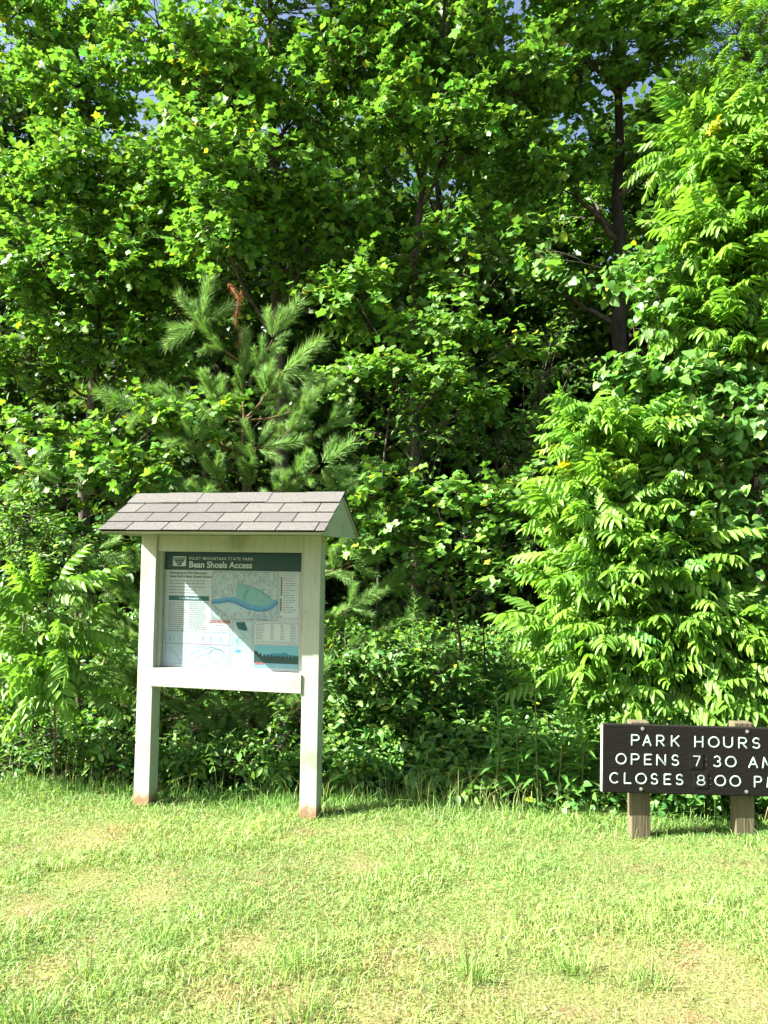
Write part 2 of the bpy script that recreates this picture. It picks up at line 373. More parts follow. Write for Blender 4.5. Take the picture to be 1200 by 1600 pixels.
def broadleaf(name, label, cat, stem, D, r0, blobs, leaf=('poplar', None), size=0.12, seed=1, nparts=0, clump=0.42, ns=5, nk=9,
              group=None, droop=0.25, bark='bark', twigs=True, limb_r=0.03, base=None, part='leaf', yellow=0.03, tilt=0.55, partname='trunk', light=1.0, lift=0.6):
    """stem: photo pixels of the trunk from the ground up; blobs: (px x, px y, rx px, ry px, depth, rdepth m, clumps)"""
    r = rng(seed)
    s0 = P(stem[0][0], stem[0][1], D)
    if base is None: base = np.array((s0[0], D, float(gz(s0[0], D)) - 0.03))
    pts = [base] + [P(q[0], q[1], D + (q[2] if len(q) > 2 else 0)) for q in stem[1:]]
    root = empty(name, base); tag(root, label, cat, group)
    # trunk: smooth through the points
    pth = []
    for a, b in zip(pts[:-1], pts[1:]):
        for u in np.linspace(0, 1, 6)[:-1]: pth.append(a*(1-u) + b*u)
    pth.append(pts[-1]); pth = np.array(pth)
    for _ in range(3): pth[1:-1] = (pth[:-2] + 2*pth[1:-1] + pth[2:])/4
    pth[1:-1] += r.normal(0, r0*0.15, pth[1:-1].shape)
    rad = np.linspace(r0, r0*0.18, len(pth)); rad[0] *= 1.25
    Tubes().add(pth, rad, 10).build(partname, M[bark], root, base)
    fol = Fol(leaf[1], M[leaf[0]], seed+100)
    for bi, (cx, cy, rx, ry, bd, rd, nc) in enumerate(blobs):
        c = P(cx, cy, bd); sx = rx/F*bd; sz = ry/F*bd
        dist = np.linalg.norm((pth - c)[:, :2], axis=1)
        want = c[2] - lift*dist - 0.2*sz
        i = int(np.argmin(np.abs(pth[:, 2] - want))); i = max(i, 1 if len(pth) < 8 else 2)
        a = pth[i]; mid = (a*0.45 + c*0.55) + np.array((0, 0, -0.12*np.linalg.norm(c-a)*(0.5 if c[2] > a[2] else -1))) + r.normal(0, 0.08, 3)
        limb = bez(a, mid, c, 10); limb[1:-1] += r.normal(0, 0.02, limb[1:-1].shape)
        lr = min(limb_r*(0.8 + 0.25*max(sx, sz)), rad[i]*0.75)
        tb = Tubes(); tb.add(limb, np.linspace(lr, lr*0.4, 10), 7)
        off = in_blob(r, nc)*np.array((sx, rd, sz)); cen = c + off
        outs = norm(off)*np.array((1, 1, 0.5)) + np.array((0, 0, 0.15)) - 0.0
        for q in range(nc):
            s = limb[r.integers(4, 10)]; e = cen[q] - norm(outs[q])*clump*0.4
            m2 = (s + e)/2 + np.array((0, 0, 0.10*np.linalg.norm(e-s))) + r.normal(0, 0.04, 3)
            tb.add(bez(s, m2, e, 5), np.linspace(lr*0.38, 0.006, 5), 5)
        keep = cen[:, 2] > gz(cen[:, 0], cen[:, 1]) + 0.1
        sprays(fol, r, cen[keep], outs[keep], clump, ns, nk, size, droop, tw=(tb if twigs else None), yellow=yellow, tilt=tilt, light=light)
        tb.build('limb', M[bark] if not twigs else M['bark'], root, base)
    fol.finish(root, base, nparts, part)
    return root

# ------------------------------------------------------------------ the wood behind
def forest():
    protos = []
    spots = [(-11.5,17),(-8.2,15.2),(-5.6,17.8),(-3.4,14.6),(-1.0,17.2),(1.0,15.0),(3.2,17.6),(5.2,15.4),(7.6,17.0),(10.2,15.6),(-9.8,21.5),(-6.5,22.5),(-3.0,21.0),(0.4,22.8),(3.6,21.2),(6.8,22.6),(10.0,21.4),(13.0,19.0),(-13.5,22.0)]
    r = rng(77)
    for k in range(3):
        root = empty('forest_tree', (0, 0, 0)); H = 11.4 + 0.8*k
        pth = np.array([(0.12*math.sin(z*0.7 + k), 0.1*math.cos(z*0.6 + k), z) for z in np.linspace(-0.1, H*0.93, 14)])
        Tubes().add(pth, np.linspace(0.17, 0.03, 14), 9).build('trunk', M['bark_dark'], root, np.zeros(3))
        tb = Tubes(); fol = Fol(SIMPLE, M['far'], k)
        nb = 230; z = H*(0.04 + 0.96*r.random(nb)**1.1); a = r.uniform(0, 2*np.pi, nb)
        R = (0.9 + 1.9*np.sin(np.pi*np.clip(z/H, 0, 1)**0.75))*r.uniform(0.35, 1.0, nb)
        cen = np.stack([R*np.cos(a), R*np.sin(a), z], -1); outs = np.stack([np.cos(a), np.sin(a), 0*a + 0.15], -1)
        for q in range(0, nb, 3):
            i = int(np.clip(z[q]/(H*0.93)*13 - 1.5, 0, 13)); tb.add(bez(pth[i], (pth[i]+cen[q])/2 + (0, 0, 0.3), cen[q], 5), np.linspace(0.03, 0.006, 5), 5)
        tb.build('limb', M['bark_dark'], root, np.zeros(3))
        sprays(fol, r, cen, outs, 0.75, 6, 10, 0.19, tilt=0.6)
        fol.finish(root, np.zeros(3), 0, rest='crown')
        protos.append(root)
    used = set()
    for i, (x, y) in enumerate(spots):
        k = i % 3; p = protos[k]
        if k in used:
            c = p.copy(); COL.objects.link(c)
            for ch in list(p.children):
                d = ch.copy(); COL.objects.link(d); d.parent = c
        else: c = p; used.add(k)
        c.location = (x, y, float(gz(x, y))); c.rotation_euler.z = r.uniform(0, 6.28); s = r.uniform(0.9, 1.12); c.scale = (s, s, s)
        tag(c, 'slim forest tree half hidden deep in the wood behind the front trees', 'tree', 'forest trees deep in the wood')
    # far wood that reads as one mass
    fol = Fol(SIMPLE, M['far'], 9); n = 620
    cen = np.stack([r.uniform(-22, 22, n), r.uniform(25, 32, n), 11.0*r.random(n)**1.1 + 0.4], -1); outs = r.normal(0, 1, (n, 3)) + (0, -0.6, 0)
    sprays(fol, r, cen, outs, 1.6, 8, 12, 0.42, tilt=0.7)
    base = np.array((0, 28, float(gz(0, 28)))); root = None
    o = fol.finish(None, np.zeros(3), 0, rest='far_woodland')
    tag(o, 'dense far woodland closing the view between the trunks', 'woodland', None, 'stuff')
forest()

TU = ('poplar', TULIP); OV = ('oval', OVAL); HE = ('vine', HEART)
broadleaf('tulip_tree', 'tall tulip tree with slim dark trunk rising behind the kiosk', 'tree', [(440,1250),(440,690),(434,430),(426,210),(416,-170)], 11.0, 0.125,
    [(330,120,110,85,10.2,.8,30),(480,140,90,100,10.6,.8,24),(375,270,110,75,9.9,.8,28),(565,90,100,90,10.8,.8,22),(430,20,150,70,10.9,.9,28),(520,320,90,60,10.3,.7,16),(250,50,120,80,10.5,.8,22),(345,370,80,45,9.7,.6,14),(470,420,70,45,10.4,.6,9),(420,-110,150,80,10.9,.9,22),(570,-110,110,80,10.7,.8,18)],
    TU, 0.098, 11, 300, limb_r=0.035, ns=6, nk=12)
broadleaf('tulip_tree', 'broad bright tulip tree filling the upper left behind the pine', 'tree', [(130,1250),(128,760),(165,420),(150,160)], 11.6, 0.11,
    [(100,270,115,70,10.7,.7,30),(55,410,100,80,10.8,.7,26),(180,400,100,80,10.6,.7,26),(240,310,80,70,10.8,.7,18),(120,150,110,60,11.1,.7,24),(40,50,110,80,11.4,.8,24),(160,520,110,60,10.9,.7,18),(25,540,70,60,11.1,.7,9),(290,470,70,60,11.1,.6,12),(-80,300,90,200,11.3,.8,30),(130,20,90,60,11.7,.7,16),(250,560,80,40,11.1,.6,8)],
    TU, 0.098, 12, 300, limb_r=0.03, ns=6, nk=12)
broadleaf('tulip_tree', 'forked slender tulip tree with dark branches in the middle of the wood', 'tree', [(648,1250),(648,640),(650,330),(690,110),(700,-140)], 11.2, 0.085,
    [(610,180,90,80,10.3,.7,15),(710,210,90,80,10.4,.7,15),(790,110,90,90,10.6,.8,24),(690,50,100,70,10.7,.8,22),(640,400,90,55,10.1,.7,9),(770,370,80,50,10.3,.7,9),(560,470,60,45,9.5,.5,9),(830,250,60,60,10.7,.6,12),(700,520,90,40,9.7,.6,10),(600,20,80,60,10.9,.7,14),(720,-90,110,70,10.6,.8,20),(840,-60,100,80,10.9,.8,20)],
    TU, 0.098, 13, 200, limb_r=0.035, yellow=0.015, ns=6, nk=12)
broadleaf('oak_tree', 'big dark tree with a thick straight trunk right of centre', 'tree', [(972,1250),(972,640),(968,320),(962,-90)], 12.3, 0.19,
    [(900,80,140,100,11.70,.9,36),(1020,50,110,100,11.90,.9,26),(850,230,90,80,11.70,.8,18),(1040,210,70,60,11.90,.8,14),(960,-40,150,70,12.10,.9,24),(930,330,80,60,13.10,.6,12),(1060,400,80,70,13.10,.6,12),(870,450,60,50,13.10,.6,10)],
    TU, 0.105, 14, 120, bark='bark_dark', limb_r=0.05, yellow=0.01, ns=6, nk=11)

def rosettes(fol, r, cen, outs, nl, size, spread=0.9, up=0.25):
    C = len(cen); out = norm(outs)
    d = norm(out[:, None]*0.55 + r.normal(0, spread, (C, nl, 3))*np.array((1, 1, 0.45)) + np.array((-0.06, -0.25, up)))
    pos = cen[:, None] + r.normal(0, 0.03, d.shape)
    n = np.array((0, 0, 1.0)) + r.normal(0, 0.2, d.shape); m = C*nl
    sc = size*np.clip(r.normal(1, 0.2, m), 0.5, 1.4)
    fol.add(pos.reshape(m, 3), d.reshape(m, 3), n.reshape(m, 3), sc, tints(r, m, 0.16, 0.02))
def compound_tree(name, label, stem, D, r0, blobs, size=0.42, seed=1, nparts=150, nl=7, variants=COMPOUND, group=None, base=None, bark='twig', spread=0.9):
    r = rng(seed); s0 = P(stem[0][0], stem[0][1], D)
    base = np.array((s0[0], D, float(gz(s0[0], D)) - 0.02))
    pts = np.array([base] + [P(q[0], q[1], D) for q in stem[1:]])
    root = empty(name, base); tag(root, label, 'tree', group)
    pth = np.concatenate([np.linspace(a, b, 6)[:-1] for a, b in zip(pts[:-1], pts[1:])] + [pts[-1:]])
    for _ in range(3): pth[1:-1] = (pth[:-2] + 2*pth[1:-1] + pth[2:])/4
    rad = np.linspace(r0, r0*0.3, len(pth)); Tubes().add(pth, rad, 8).build('trunk', M[bark], root, base)
    fol = Fol(variants, M['compound'], seed)
    for (cx, cy, rx, ry, bd, rd, nc) in blobs:
        c = P(cx, cy, bd); sx = rx/F*bd; sz = ry/F*bd
        want = c[2] - 0.5*np.linalg.norm((pth - c)[:, :2], axis=1) - 0.3*sz
        i = max(int(np.argmin(np.abs(pth[:, 2] - want))), 2); a = pth[i]
        limb = bez(a, (a+c)/2 + np.array((0, 0, -0.06)) + r.normal(0, 0.05, 3), c, 8); lr = min(0.022, rad[i]*0.7)
        tb = Tubes(); tb.add(limb, np.linspace(lr, lr*0.5, 8), 6)
        off = in_blob(r, nc, 0.25)*np.array((sx, rd, sz)); cen = c + off; outs = norm(off) + np.array((0, -0.2, 0.25))
        for q in range(nc):
            s = limb[r.integers(3, 8)]; tb.add(bez(s, (s+cen[q])/2 + (0, 0, -0.04), cen[q], 5), np.linspace(lr*0.5, 0.005, 5), 5)
        tb.build('limb', M[bark], root, base)
        rosettes(fol, r, cen, outs, nl, size, spread)
    fol.finish(root, base, nparts, 'compound_leaf')
    return root
compound_tree('locust_tree', 'feathery pale green tree at the top right corner', [(1190,1250),(1185,500),(1165,40)], 11.5, 0.09,
    [(1160,50,80,80,11.2,.6,30),(1140,160,60,60,11.0,.6,22),(1210,180,60,90,11.0,.6,24),(1230,40,60,80,11.3,.6,20),(1200,300,60,60,11.2,.6,14)], 0.36, 21, 120, 8, FEATHER, bark='bark')
compound_tree('walnut_tree', 'tall leaning tree with drooping compound leaves at the right edge', [(1150,1290),(1140,800),(1100,450),(1100,230)], 7.6, 0.05,
    [(1090,230,40,45,7.5,.3,11),(1130,300,55,50,7.4,.35,13),(1180,290,50,55,7.5,.35,11),(1085,370,35,50,7.3,.3,8),(1150,410,55,50,7.2,.35,14),(1190,420,50,70,7.3,.35,10),(1125,500,50,50,7.1,.35,12),(1170,560,50,60,7.1,.35,10),(1240,300,50,120,7.6,.4,12),(1250,560,50,120,7.3,.4,10)], 0.44, 22, 300)
compound_tree('walnut_sapling', 'bushy sapling with arching compound leaves left of the hours sign', [(985,1290),(985,1050),(970,800),(960,700)], 6.9, 0.03,
    [(930,650,40,30,6.9,.25,7),(915,730,45,40,6.8,.25,8),(980,680,60,45,6.8,.3,10),(890,830,45,40,6.7,.25,8),(960,800,60,45,6.6,.3,11),(905,910,50,45,6.6,.25,9),(970,890,60,45,6.5,.3,10),(900,990,50,40,6.5,.25,8),(960,980,55,45,6.4,.25,9),(930,1060,60,40,6.4,.25,9),(1030,760,50,50,6.7,.3,9),(1040,860,50,50,6.5,.3,8)], 0.38, 23, 300)
compound_tree('walnut_sapling', 'low sapling with drooping compound leaves right above the hours sign', [(1120,1290),(1115,1150),(1110,1000)], 6.35, 0.022,
    [(1050,1000,50,40,6.3,.2,8),(1110,960,60,40,6.3,.25,9),(1170,1000,55,45,6.3,.25,9),(1090,1060,60,35,6.2,.2,9),(1160,1080,55,35,6.2,.2,8),(1020,1080,45,35,6.2,.2,7),(1230,1020,50,60,6.3,.25,8)], 0.36, 24, 250)
compound_tree('sumac_sapling', 'young sapling with big glossy compound leaves at the left lawn edge', [(85,1240),(86,1120),(82,1010),(72,940)], 6.75, 0.012,
    [(70,935,25,15,6.7,.12,3),(85,1000,35,25,6.65,.15,4),(45,1060,40,30,6.65,.15,5),(110,1080,30,30,6.65,.15,4),(30,960,25,25,6.8,.12,2),(-20,1040,40,50,6.8,.2,4)], 0.40, 25, 200, 5)

broadleaf('vine', 'round leaved vine draped over the trees at the right edge', 'vine', [(1090,1290),(1085,1000),(1080,700),(1090,560)], 7.0, 0.02,
    [(985,590,50,35,7.0,.25,9),(1060,600,70,50,6.9,.3,14),(1150,640,60,60,6.8,.3,14),(1070,700,70,55,6.7,.3,14),(1165,760,60,60,6.6,.3,13),(1100,810,70,50,6.5,.3,13),(1180,870,50,50,6.5,.3,10),(1010,950,50,40,6.5,.25,8),(1190,660,40,120,6.6,.3,10),(1090,900,60,40,6.5,.25,9),(1030,480,45,70,7.2,.3,10),(1230,800,50,160,6.6,.3,14)],
    HE, 0.088, 31, 300, clump=0.24, ns=5, nk=7, droop=0.6, bark='twig', limb_r=0.012, part='leaf')
broadleaf('vine', 'vine trails with yellow green leaves hanging in front of the dark trunk', 'vine', [(1010,1290),(1010,900),(1000,560),(975,440)], 8.4, 0.012,
    [(960,435,35,18,8.3,.2,5),(905,430,45,14,8.4,.15,4),(840,390,30,30,9.0,.2,4),(1000,420,30,40,8.0,.2,5)], HE, 0.10, 32, 60, clump=0.22, ns=3, nk=6, droop=0.5, bark='twig', limb_r=0.01, yellow=0.1)

# ------------------------------------------------------------------ shrubs and saplings
broadleaf('tulip_sapling', 'young tulip sapling with crooked pale twigs right of the kiosk roof', 'sapling', [(735,1255),(720,1000),(690,860),(640,770)], 8.0, 0.022,
    [(590,760,60,30,7.9,.3,9),(680,770,60,35,7.9,.3,10),(770,790,60,40,7.8,.3,11),(720,850,70,35,7.8,.3,9),(820,770,50,40,7.9,.3,9),(780,900,50,35,7.7,.3,6),(620,830,50,40,7.8,.3,7),(560,820,40,50,7.9,.3,5)],
    TU, 0.085, 41, 260, clump=0.26, ns=4, nk=7, bark='twig', limb_r=0.014, yellow=0.05)
broadleaf('tulip_sapling', 'bright understory sapling in the gap right of the pine top', 'sapling', [(590,1255),(590,900),(600,700),(620,560)], 9.0, 0.028,
    [(550,590,45,35,8.9,.3,7),(620,590,50,30,8.8,.3,7),(690,600,50,30,8.8,.3,8),(740,630,40,25,8.9,.3,5),(650,500,50,25,9.0,.3,5),(540,450,40,25,9.2,.3,5),(800,540,40,40,9.4,.3,4)],
    TU, 0.088, 42, 200, clump=0.30, ns=5, nk=8, limb_r=0.016, yellow=0.06)
broadleaf('understory_shrub', 'dark shaded shrub in the hollow between kiosk and right hand saplings', 'shrub', [(760,1255),(760,1100),(755,950)], 8.8, 0.03,
    [(640,680,90,60,9.2,.5,10),(780,690,90,70,9.4,.5,12),(880,680,70,80,9.6,.5,10),(820,860,60,50,9.2,.4,6),(650,920,60,60,8.6,.5,7),(860,560,80,50,10.2,.5,8)],
    OV, 0.095, 43, 120, clump=0.4, ns=5, nk=8)
broadleaf('understory_shrub', 'dark shaded shrub behind the left legs of the kiosk', 'shrub', [(180,1250),(180,1150),(180,1050)], 8.4, 0.03,
    [(100,1080,100,70,8.2,.4,12),(220,1060,90,80,8.4,.4,12),(350,1080,100,60,8.9,.4,8),(60,960,80,60,8.2,.4,9),(450,1000,80,80,8.6,.4,9),(30,680,60,50,9.0,.4,6),(-60,1000,80,200,8.2,.5,20)],
    OV, 0.07, 44, 80, clump=0.34, ns=5, nk=9)
broadleaf('leafy_shrub', 'sunlit shrub with lobed pale leaves left of the pine', 'shrub', [(120,1250),(120,1000),(120,860),(140,760)], 8.3, 0.03,
    [(60,665,45,25,8.35,.25,5),(110,690,60,35,8.15,.3,10),(170,740,60,40,7.95,.3,11),(90,770,60,40,7.95,.3,10),(250,650,50,35,8.05,.25,7),(330,650,50,35,7.95,.25,7),(230,730,50,35,7.85,.25,7),(130,830,50,35,7.85,.25,8),(30,740,50,40,8.15,.3,8)],
    TU, 0.090, 45, 300, clump=0.24, ns=4, nk=7, bark='twig', limb_r=0.014, yellow=0.09)
broadleaf('fine_leaved_bush', 'fine leaved yellow green bush at the left edge', 'bush', [(35,1250),(35,1000),(40,880)], 7.2, 0.025,
    [(30,820,50,35,7.1,.3,12),(85,860,45,30,7.1,.3,9),(40,890,50,35,7.1,.3,11),(0,850,40,50,7.2,.3,8),(150,900,40,40,7.3,.25,7),(-50,860,40,60,7.3,.3,9)],
    OV, 0.05, 46, 150, clump=0.22, ns=6, nk=10, bark='twig', limb_r=0.012, yellow=0.05)
broadleaf('low_shrub', 'low scrubby shrub in shade at the left lawn edge', 'shrub', [(140,1245),(140,1200),(140,1160)], 7.0, 0.015,
    [(30,1190,50,35,6.9,.25,8),(110,1190,50,35,6.9,.25,8),(180,1190,40,40,6.9,.25,7),(70,1140,50,30,7.0,.25,6),(-40,1190,40,50,6.9,.25,6)],
    OV, 0.05, 47, 80, clump=0.2, ns=5, nk=8, bark='twig', limb_r=0.008)
broadleaf('low_shrub', 'small leafy shrub seen between the two kiosk legs', 'shrub', [(385,1250),(385,1210),(385,1170)], 6.85, 0.015,
    [(345,1200,35,35,6.8,.2,7),(400,1180,40,35,6.8,.2,8),(440,1150,25,40,6.75,.15,5),(410,1225,45,18,6.75,.2,6),(300,1220,35,20,6.85,.2,4),(455,1210,15,35,6.7,.12,4)],
    OV, 0.062, 48, 200, clump=0.18, ns=4, nk=7, bark='twig', limb_r=0.008)
broadleaf('round_bush', 'dense round leafy bush right of the kiosk post', 'bush', [(620,1258),(620,1220),(620,1170)], 7.6, 0.02,
    [(545,1050,35,45,7.55,.25,11),(610,1020,45,40,7.55,.25,12),(680,1050,50,45,7.55,.3,13),(550,1130,40,55,7.45,.25,13),(620,1110,50,60,7.50,.3,12),(700,1120,45,50,7.65,.3,9),(530,1195,25,35,7.40,.2,8),(590,1180,45,45,7.50,.25,8),(535,1000,18,25,7.55,.12,4),(735,1090,30,35,7.65,.2,6)],
    OV, 0.084, 49, 300, clump=0.21, ns=5, nk=8, bark='twig', limb_r=0.010, yellow=0.04)

# ------------------------------------------------------------------ pine
def pine():
    r = rng(61); D = 8.25; s0 = P(392, 1250, D); base = np.array((s0[0], D, float(gz(s0[0], D)) - 0.03))
    root = empty('pine_tree', base); tag(root, 'young white pine with soft upright shoots behind the kiosk', 'tree')
    top = P(378, 565, D); pth = np.linspace(base, top, 14); pth[1:-1] += r.normal(0, 0.012, (12, 3))
    Tubes().add(pth, np.linspace(0.055, 0.012, 14), 8).build('trunk', M['pine_bark'], root, base)
    fol = Fol(SHOOT, M['needle'], 62); zt = top[2] - base[2]
    def shoots(p, d, L):
        p = np.atleast_2d(p); d = np.atleast_2d(d); m = len(p)
        fol.add(p, d, r.normal(0, 1, (m, 3)) + 0.01, np.broadcast_to(L, (m,)).astype(float), np.clip(tints(r, m, 0.13, 0.0, 0.05), 0.5, 2))
    def branch(path, rr=0.012, gap=0.13, L=0.25, start=0.4):
        Tubes().add(path, np.linspace(rr, 0.004, len(path)), 5).build('branch', M['pine_bark'], root, base)
        ln = np.linalg.norm(np.diff(path, axis=0), axis=1).sum(); n = max(int(ln*(1-start)/gap), 1)
        d = norm(path[-1] - path[-2]); 
        for k in range(4): shoots(path[-1], norm(d + r.normal(0, 0.45, 3) + (0, 0, 0.15)), L*r.uniform(0.75, 1.15))
        for u in np.linspace(start, 0.93, n):
            i = min(int(u*(len(path)-1)), len(path)-2); q = path[i] + (path[i+1]-path[i])*(u*(len(path)-1)-i)
            dd = norm(path[i+1]-path[i]); lat = norm(np.cross(dd, (0, 0, 1)))
            for sg in (1, -1):
                shoots(q, norm(dd*0.75 + lat*sg*r.uniform(0.4, 0.9) + (0, 0, r.uniform(-0.1, 0.4))), L*r.uniform(0.6, 1.0))
    for w_ in range(9):
        z = 0.35 + w_*0.43
        if z > zt - 0.35: break
        i = z/zt*13; c = pth[int(i)]
        Lb = 1.9*(1 - (z/(zt+0.5))**1.7) + 0.25
        nb = 6
        for q in range(nb):
            a = 2*np.pi*(q + r.uniform(-0.2, 0.2))/nb + w_*0.9; l = Lb*r.uniform(0.8, 1.1); h = np.array((math.cos(a), math.sin(a)*0.42, 0))
            e = c + h*l + (0, 0, 0.12 + 0.18*l); branch(bez(c, c + h*l*0.6 + (0, 0, -0.02), e, 8))
    # the upright clusters that stand clear of the crown: base pixel, tips
    for (bx, by, dd, tips) in [((315), 508, -0.1, [(326,432),(276,458),(264,512),(366,474),(300,470),(255,540)]),
                           (425, 532, -0.05, [(470,466),(442,480),(418,480),(455,520)]),
                           (437, 582, -0.15, [(505,528),(505,592),(462,622),(440,612),(480,560)]),
                           (500, 728, -0.5, [(527,680),(556,688),(552,736),(482,705),(542,752),(515,760)]),
                           (222, 642, -0.4, [(150,608),(262,622),(190,620),(200,670)]),
                           (45, 735, -0.6, [(20,700),(10,780),(80,700),(60,770)]),
                           (400, 700, -0.5, [(425,660),(470,690),(380,655),(440,720)]),
                           (300, 690, -0.5, [(285,645),(340,660),(255,690),(320,640)]),
                           (545, 880, -0.7, [(585,840),(590,900),(560,840),(600,870)]),
                           (640, 850, -0.4, [(690,840),(670,880),(620,820),(700,860)]),
                           (545, 950, -0.8, [(590,920),(585,960),(555,910)]),
                           (150, 860, -0.7, [(110,850),(190,840),(130,890),(200,880)]),
                           (180, 1060, -0.85, [(140,1040),(200,1020),(140,1090),(195,1100)]),
                           (290, 1115, -0.75, [(255,1095),(320,1090),(270,1150),(330,1130),(300,1160)]), (355, 1110, -0.7, [(330,1085),(395,1095),(340,1150),(390,1140)]), (420, 1095, -0.6, [(400,1080),(455,1090),(410,1135),(450,1130)]),
                           (380, 575, 0, [(385,512),(350,560),(410,560)])]:
        b = P(bx, by, D + dd); i = int(np.clip((b[2]-base[2]-0.35)/zt*13, 1, 13)); a = pth[i]
        pathb = bez(a, (a+b)/2 + (0, 0, -0.1), b, 8); Tubes().add(pathb, np.linspace(0.014, 0.007, 8), 5).build('branch', M['pine_bark'], root, base)
        for u in (0.55, 0.7, 0.85, 0.95):
            q = pathb[int(u*7)]
            for sg in (1, -1): shoots(q, norm((b-a) + r.normal(0, 0.6, 3)*np.linalg.norm(b-a)), 0.22*r.uniform(0.8, 1.1))
        for (tx, ty) in tips:
            e = P(tx, ty, D + dd + r.uniform(-0.12, 0.12)); v = e - b; shoots(b + 0.12*v, norm(v), 0.8*np.linalg.norm(v))
    fol.finish(root, base, 300, 'needle_shoot', 'needles')
    # browned dead leader
    e = P(374, 468, D); pl = bez(top, P(364, 520, D), e, 8)
    ld = Tubes().add(pl, np.linspace(0.010, 0.005, 8), 5).build('dead_leader', M['dead'], root, base); ld['label'] = 'browned dead leader with hanging needles'
    f2 = Fol(DEADSHOOT, M['dead'], 63)
    for u in (0.3, 0.6, 0.9, 1.0):
        q = pl[int(u*7)]; f2.add(q[None], np.array([[r.normal(0, .3), r.normal(0, .3), 1.0]]), r.normal(0, 1, (1, 3)), np.array([0.25]), np.ones((1, 3)))
    f2.finish(root, base, 4, 'dead_shoot')
pine()

# ------------------------------------------------------------------ tall weeds
def weed(px, py, D, top, seed, label, lean=0.0, size=0.21, n=34):
    r = rng(seed); s0 = P(px, py, D); base = np.array((s0[0], D, float(gz(s0[0], D)) - 0.01)); root = empty('tall_weed', base)
    tag(root, label, 'weed', 'tall weeds at the wood edge')
    e = P(px + lean, top, D - 0.05); pth = bez(base, (base+e)/2 + r.normal(0, 0.03, 3), e, 9)
    Tubes().add(pth, np.linspace(0.009, 0.003, 9), 6).build('stem', M['stem'], root, base)
    fol = Fol(LANCE, M['weed'], seed); u = np.linspace(0.22, 1.0, n); idx = np.minimum((u*8).astype(int), 7); q = pth[idx] + (pth[idx+1]-pth[idx])*(u*8-idx)[:, None]
    a = np.arange(n)*2.4 + r.uniform(0, 6); up = 0.25 + 0.7*u**3
    d = np.stack([np.cos(a), np.sin(a), up], -1) + r.normal(0, 0.1, (n, 3)); nn = np.array((0, 0, 1.0)) - 0.3*np.stack([np.cos(a), np.sin(a), 0*a], -1)
    fol.add(q, d, nn, size*(1.05 - 0.5*u**2)*r.uniform(0.85, 1.15, n), tints(r, n, 0.12, 0.0))
    fol.finish(root, base, n, 'leaf')
WL = ['tall lance leaved weed just right of the round bush', 'slim weed between round bush and sapling, the shortest', 'tall weed whose tip carries pale broad leaves', 'leafy weed leaning right beside the sapling', 'tallest weed, rising out of the round bush', 'weed close to the kiosk post top left of the round bush', 'weed at the foot of the right hand sapling']
weed(770, 1262, 6.22, 1080, 201, WL[0], 5); weed(806, 1265, 6.2, 1110, 202, WL[1], -4); weed(842, 1268, 6.12, 1040, 203, WL[2], -6, 0.2)
weed(868, 1268, 6.1, 1085, 204, WL[3], 14); weed(640, 1258, 7.4, 935, 205, WL[4], 8, 0.16, 60); weed(535, 1255, 7.35, 985, 206, WL[5], 4, 0.12, 40); weed(905, 1272, 6.1, 1120, 207, WL[6], 6)

# ------------------------------------------------------------------ ground cover, lawn, fringe
def vnoise(x, y, s, seed):
    r = rng(seed); o = np.zeros_like(x)
    for k in range(7):
        a = r.uniform(0, 6.28); f = s*r.uniform(0.6, 1.8); o += np.sin((x*math.cos(a) + y*math.sin(a))*f + r.uniform(0, 6.28))
    return o/3.0
def blades(name, x, y, h, wd, r, col, bend=0.5, mat='grass', lean=None):
    n = len(x); z = gz(x, y) - 0.004; a = r.uniform(0, 6.28, n); b = r.uniform(0, 6.28, n)
    side = np.stack([np.cos(a), np.sin(a), 0*a], -1)*(wd*0.5)[:, None]; p = np.stack([x, y, z], -1)
    ln = np.stack([np.cos(b), np.sin(b), 0*b], -1)*(h*bend*np.abs(r.normal(0.5, 0.35, n)))[:, None]
    if lean is not None: ln = ln + lean*h[:, None]
    up = np.array((0, 0, 1.0))*h[:, None]
    m1 = p + up*0.5 + ln*0.3; tp = p + up*np.clip(1 - bend*0.25, 0.5, 1) + ln
    V = np.stack([p + side, p - side, m1 - side*0.8, m1 + side*0.8, tp], 1).reshape(-1, 3)
    k = (np.arange(n)*5)[:, None]
    tri = np.concatenate([k + np.array([[0, 1, 2]]), k + np.array([[0, 2, 3]]), k + np.array([[3, 2, 4]])], 1).reshape(-1)
    return mesh_np(name, V, tri, np.full(len(tri)//3, 3), tint=np.repeat(col, 5, 0), mat=M[mat])
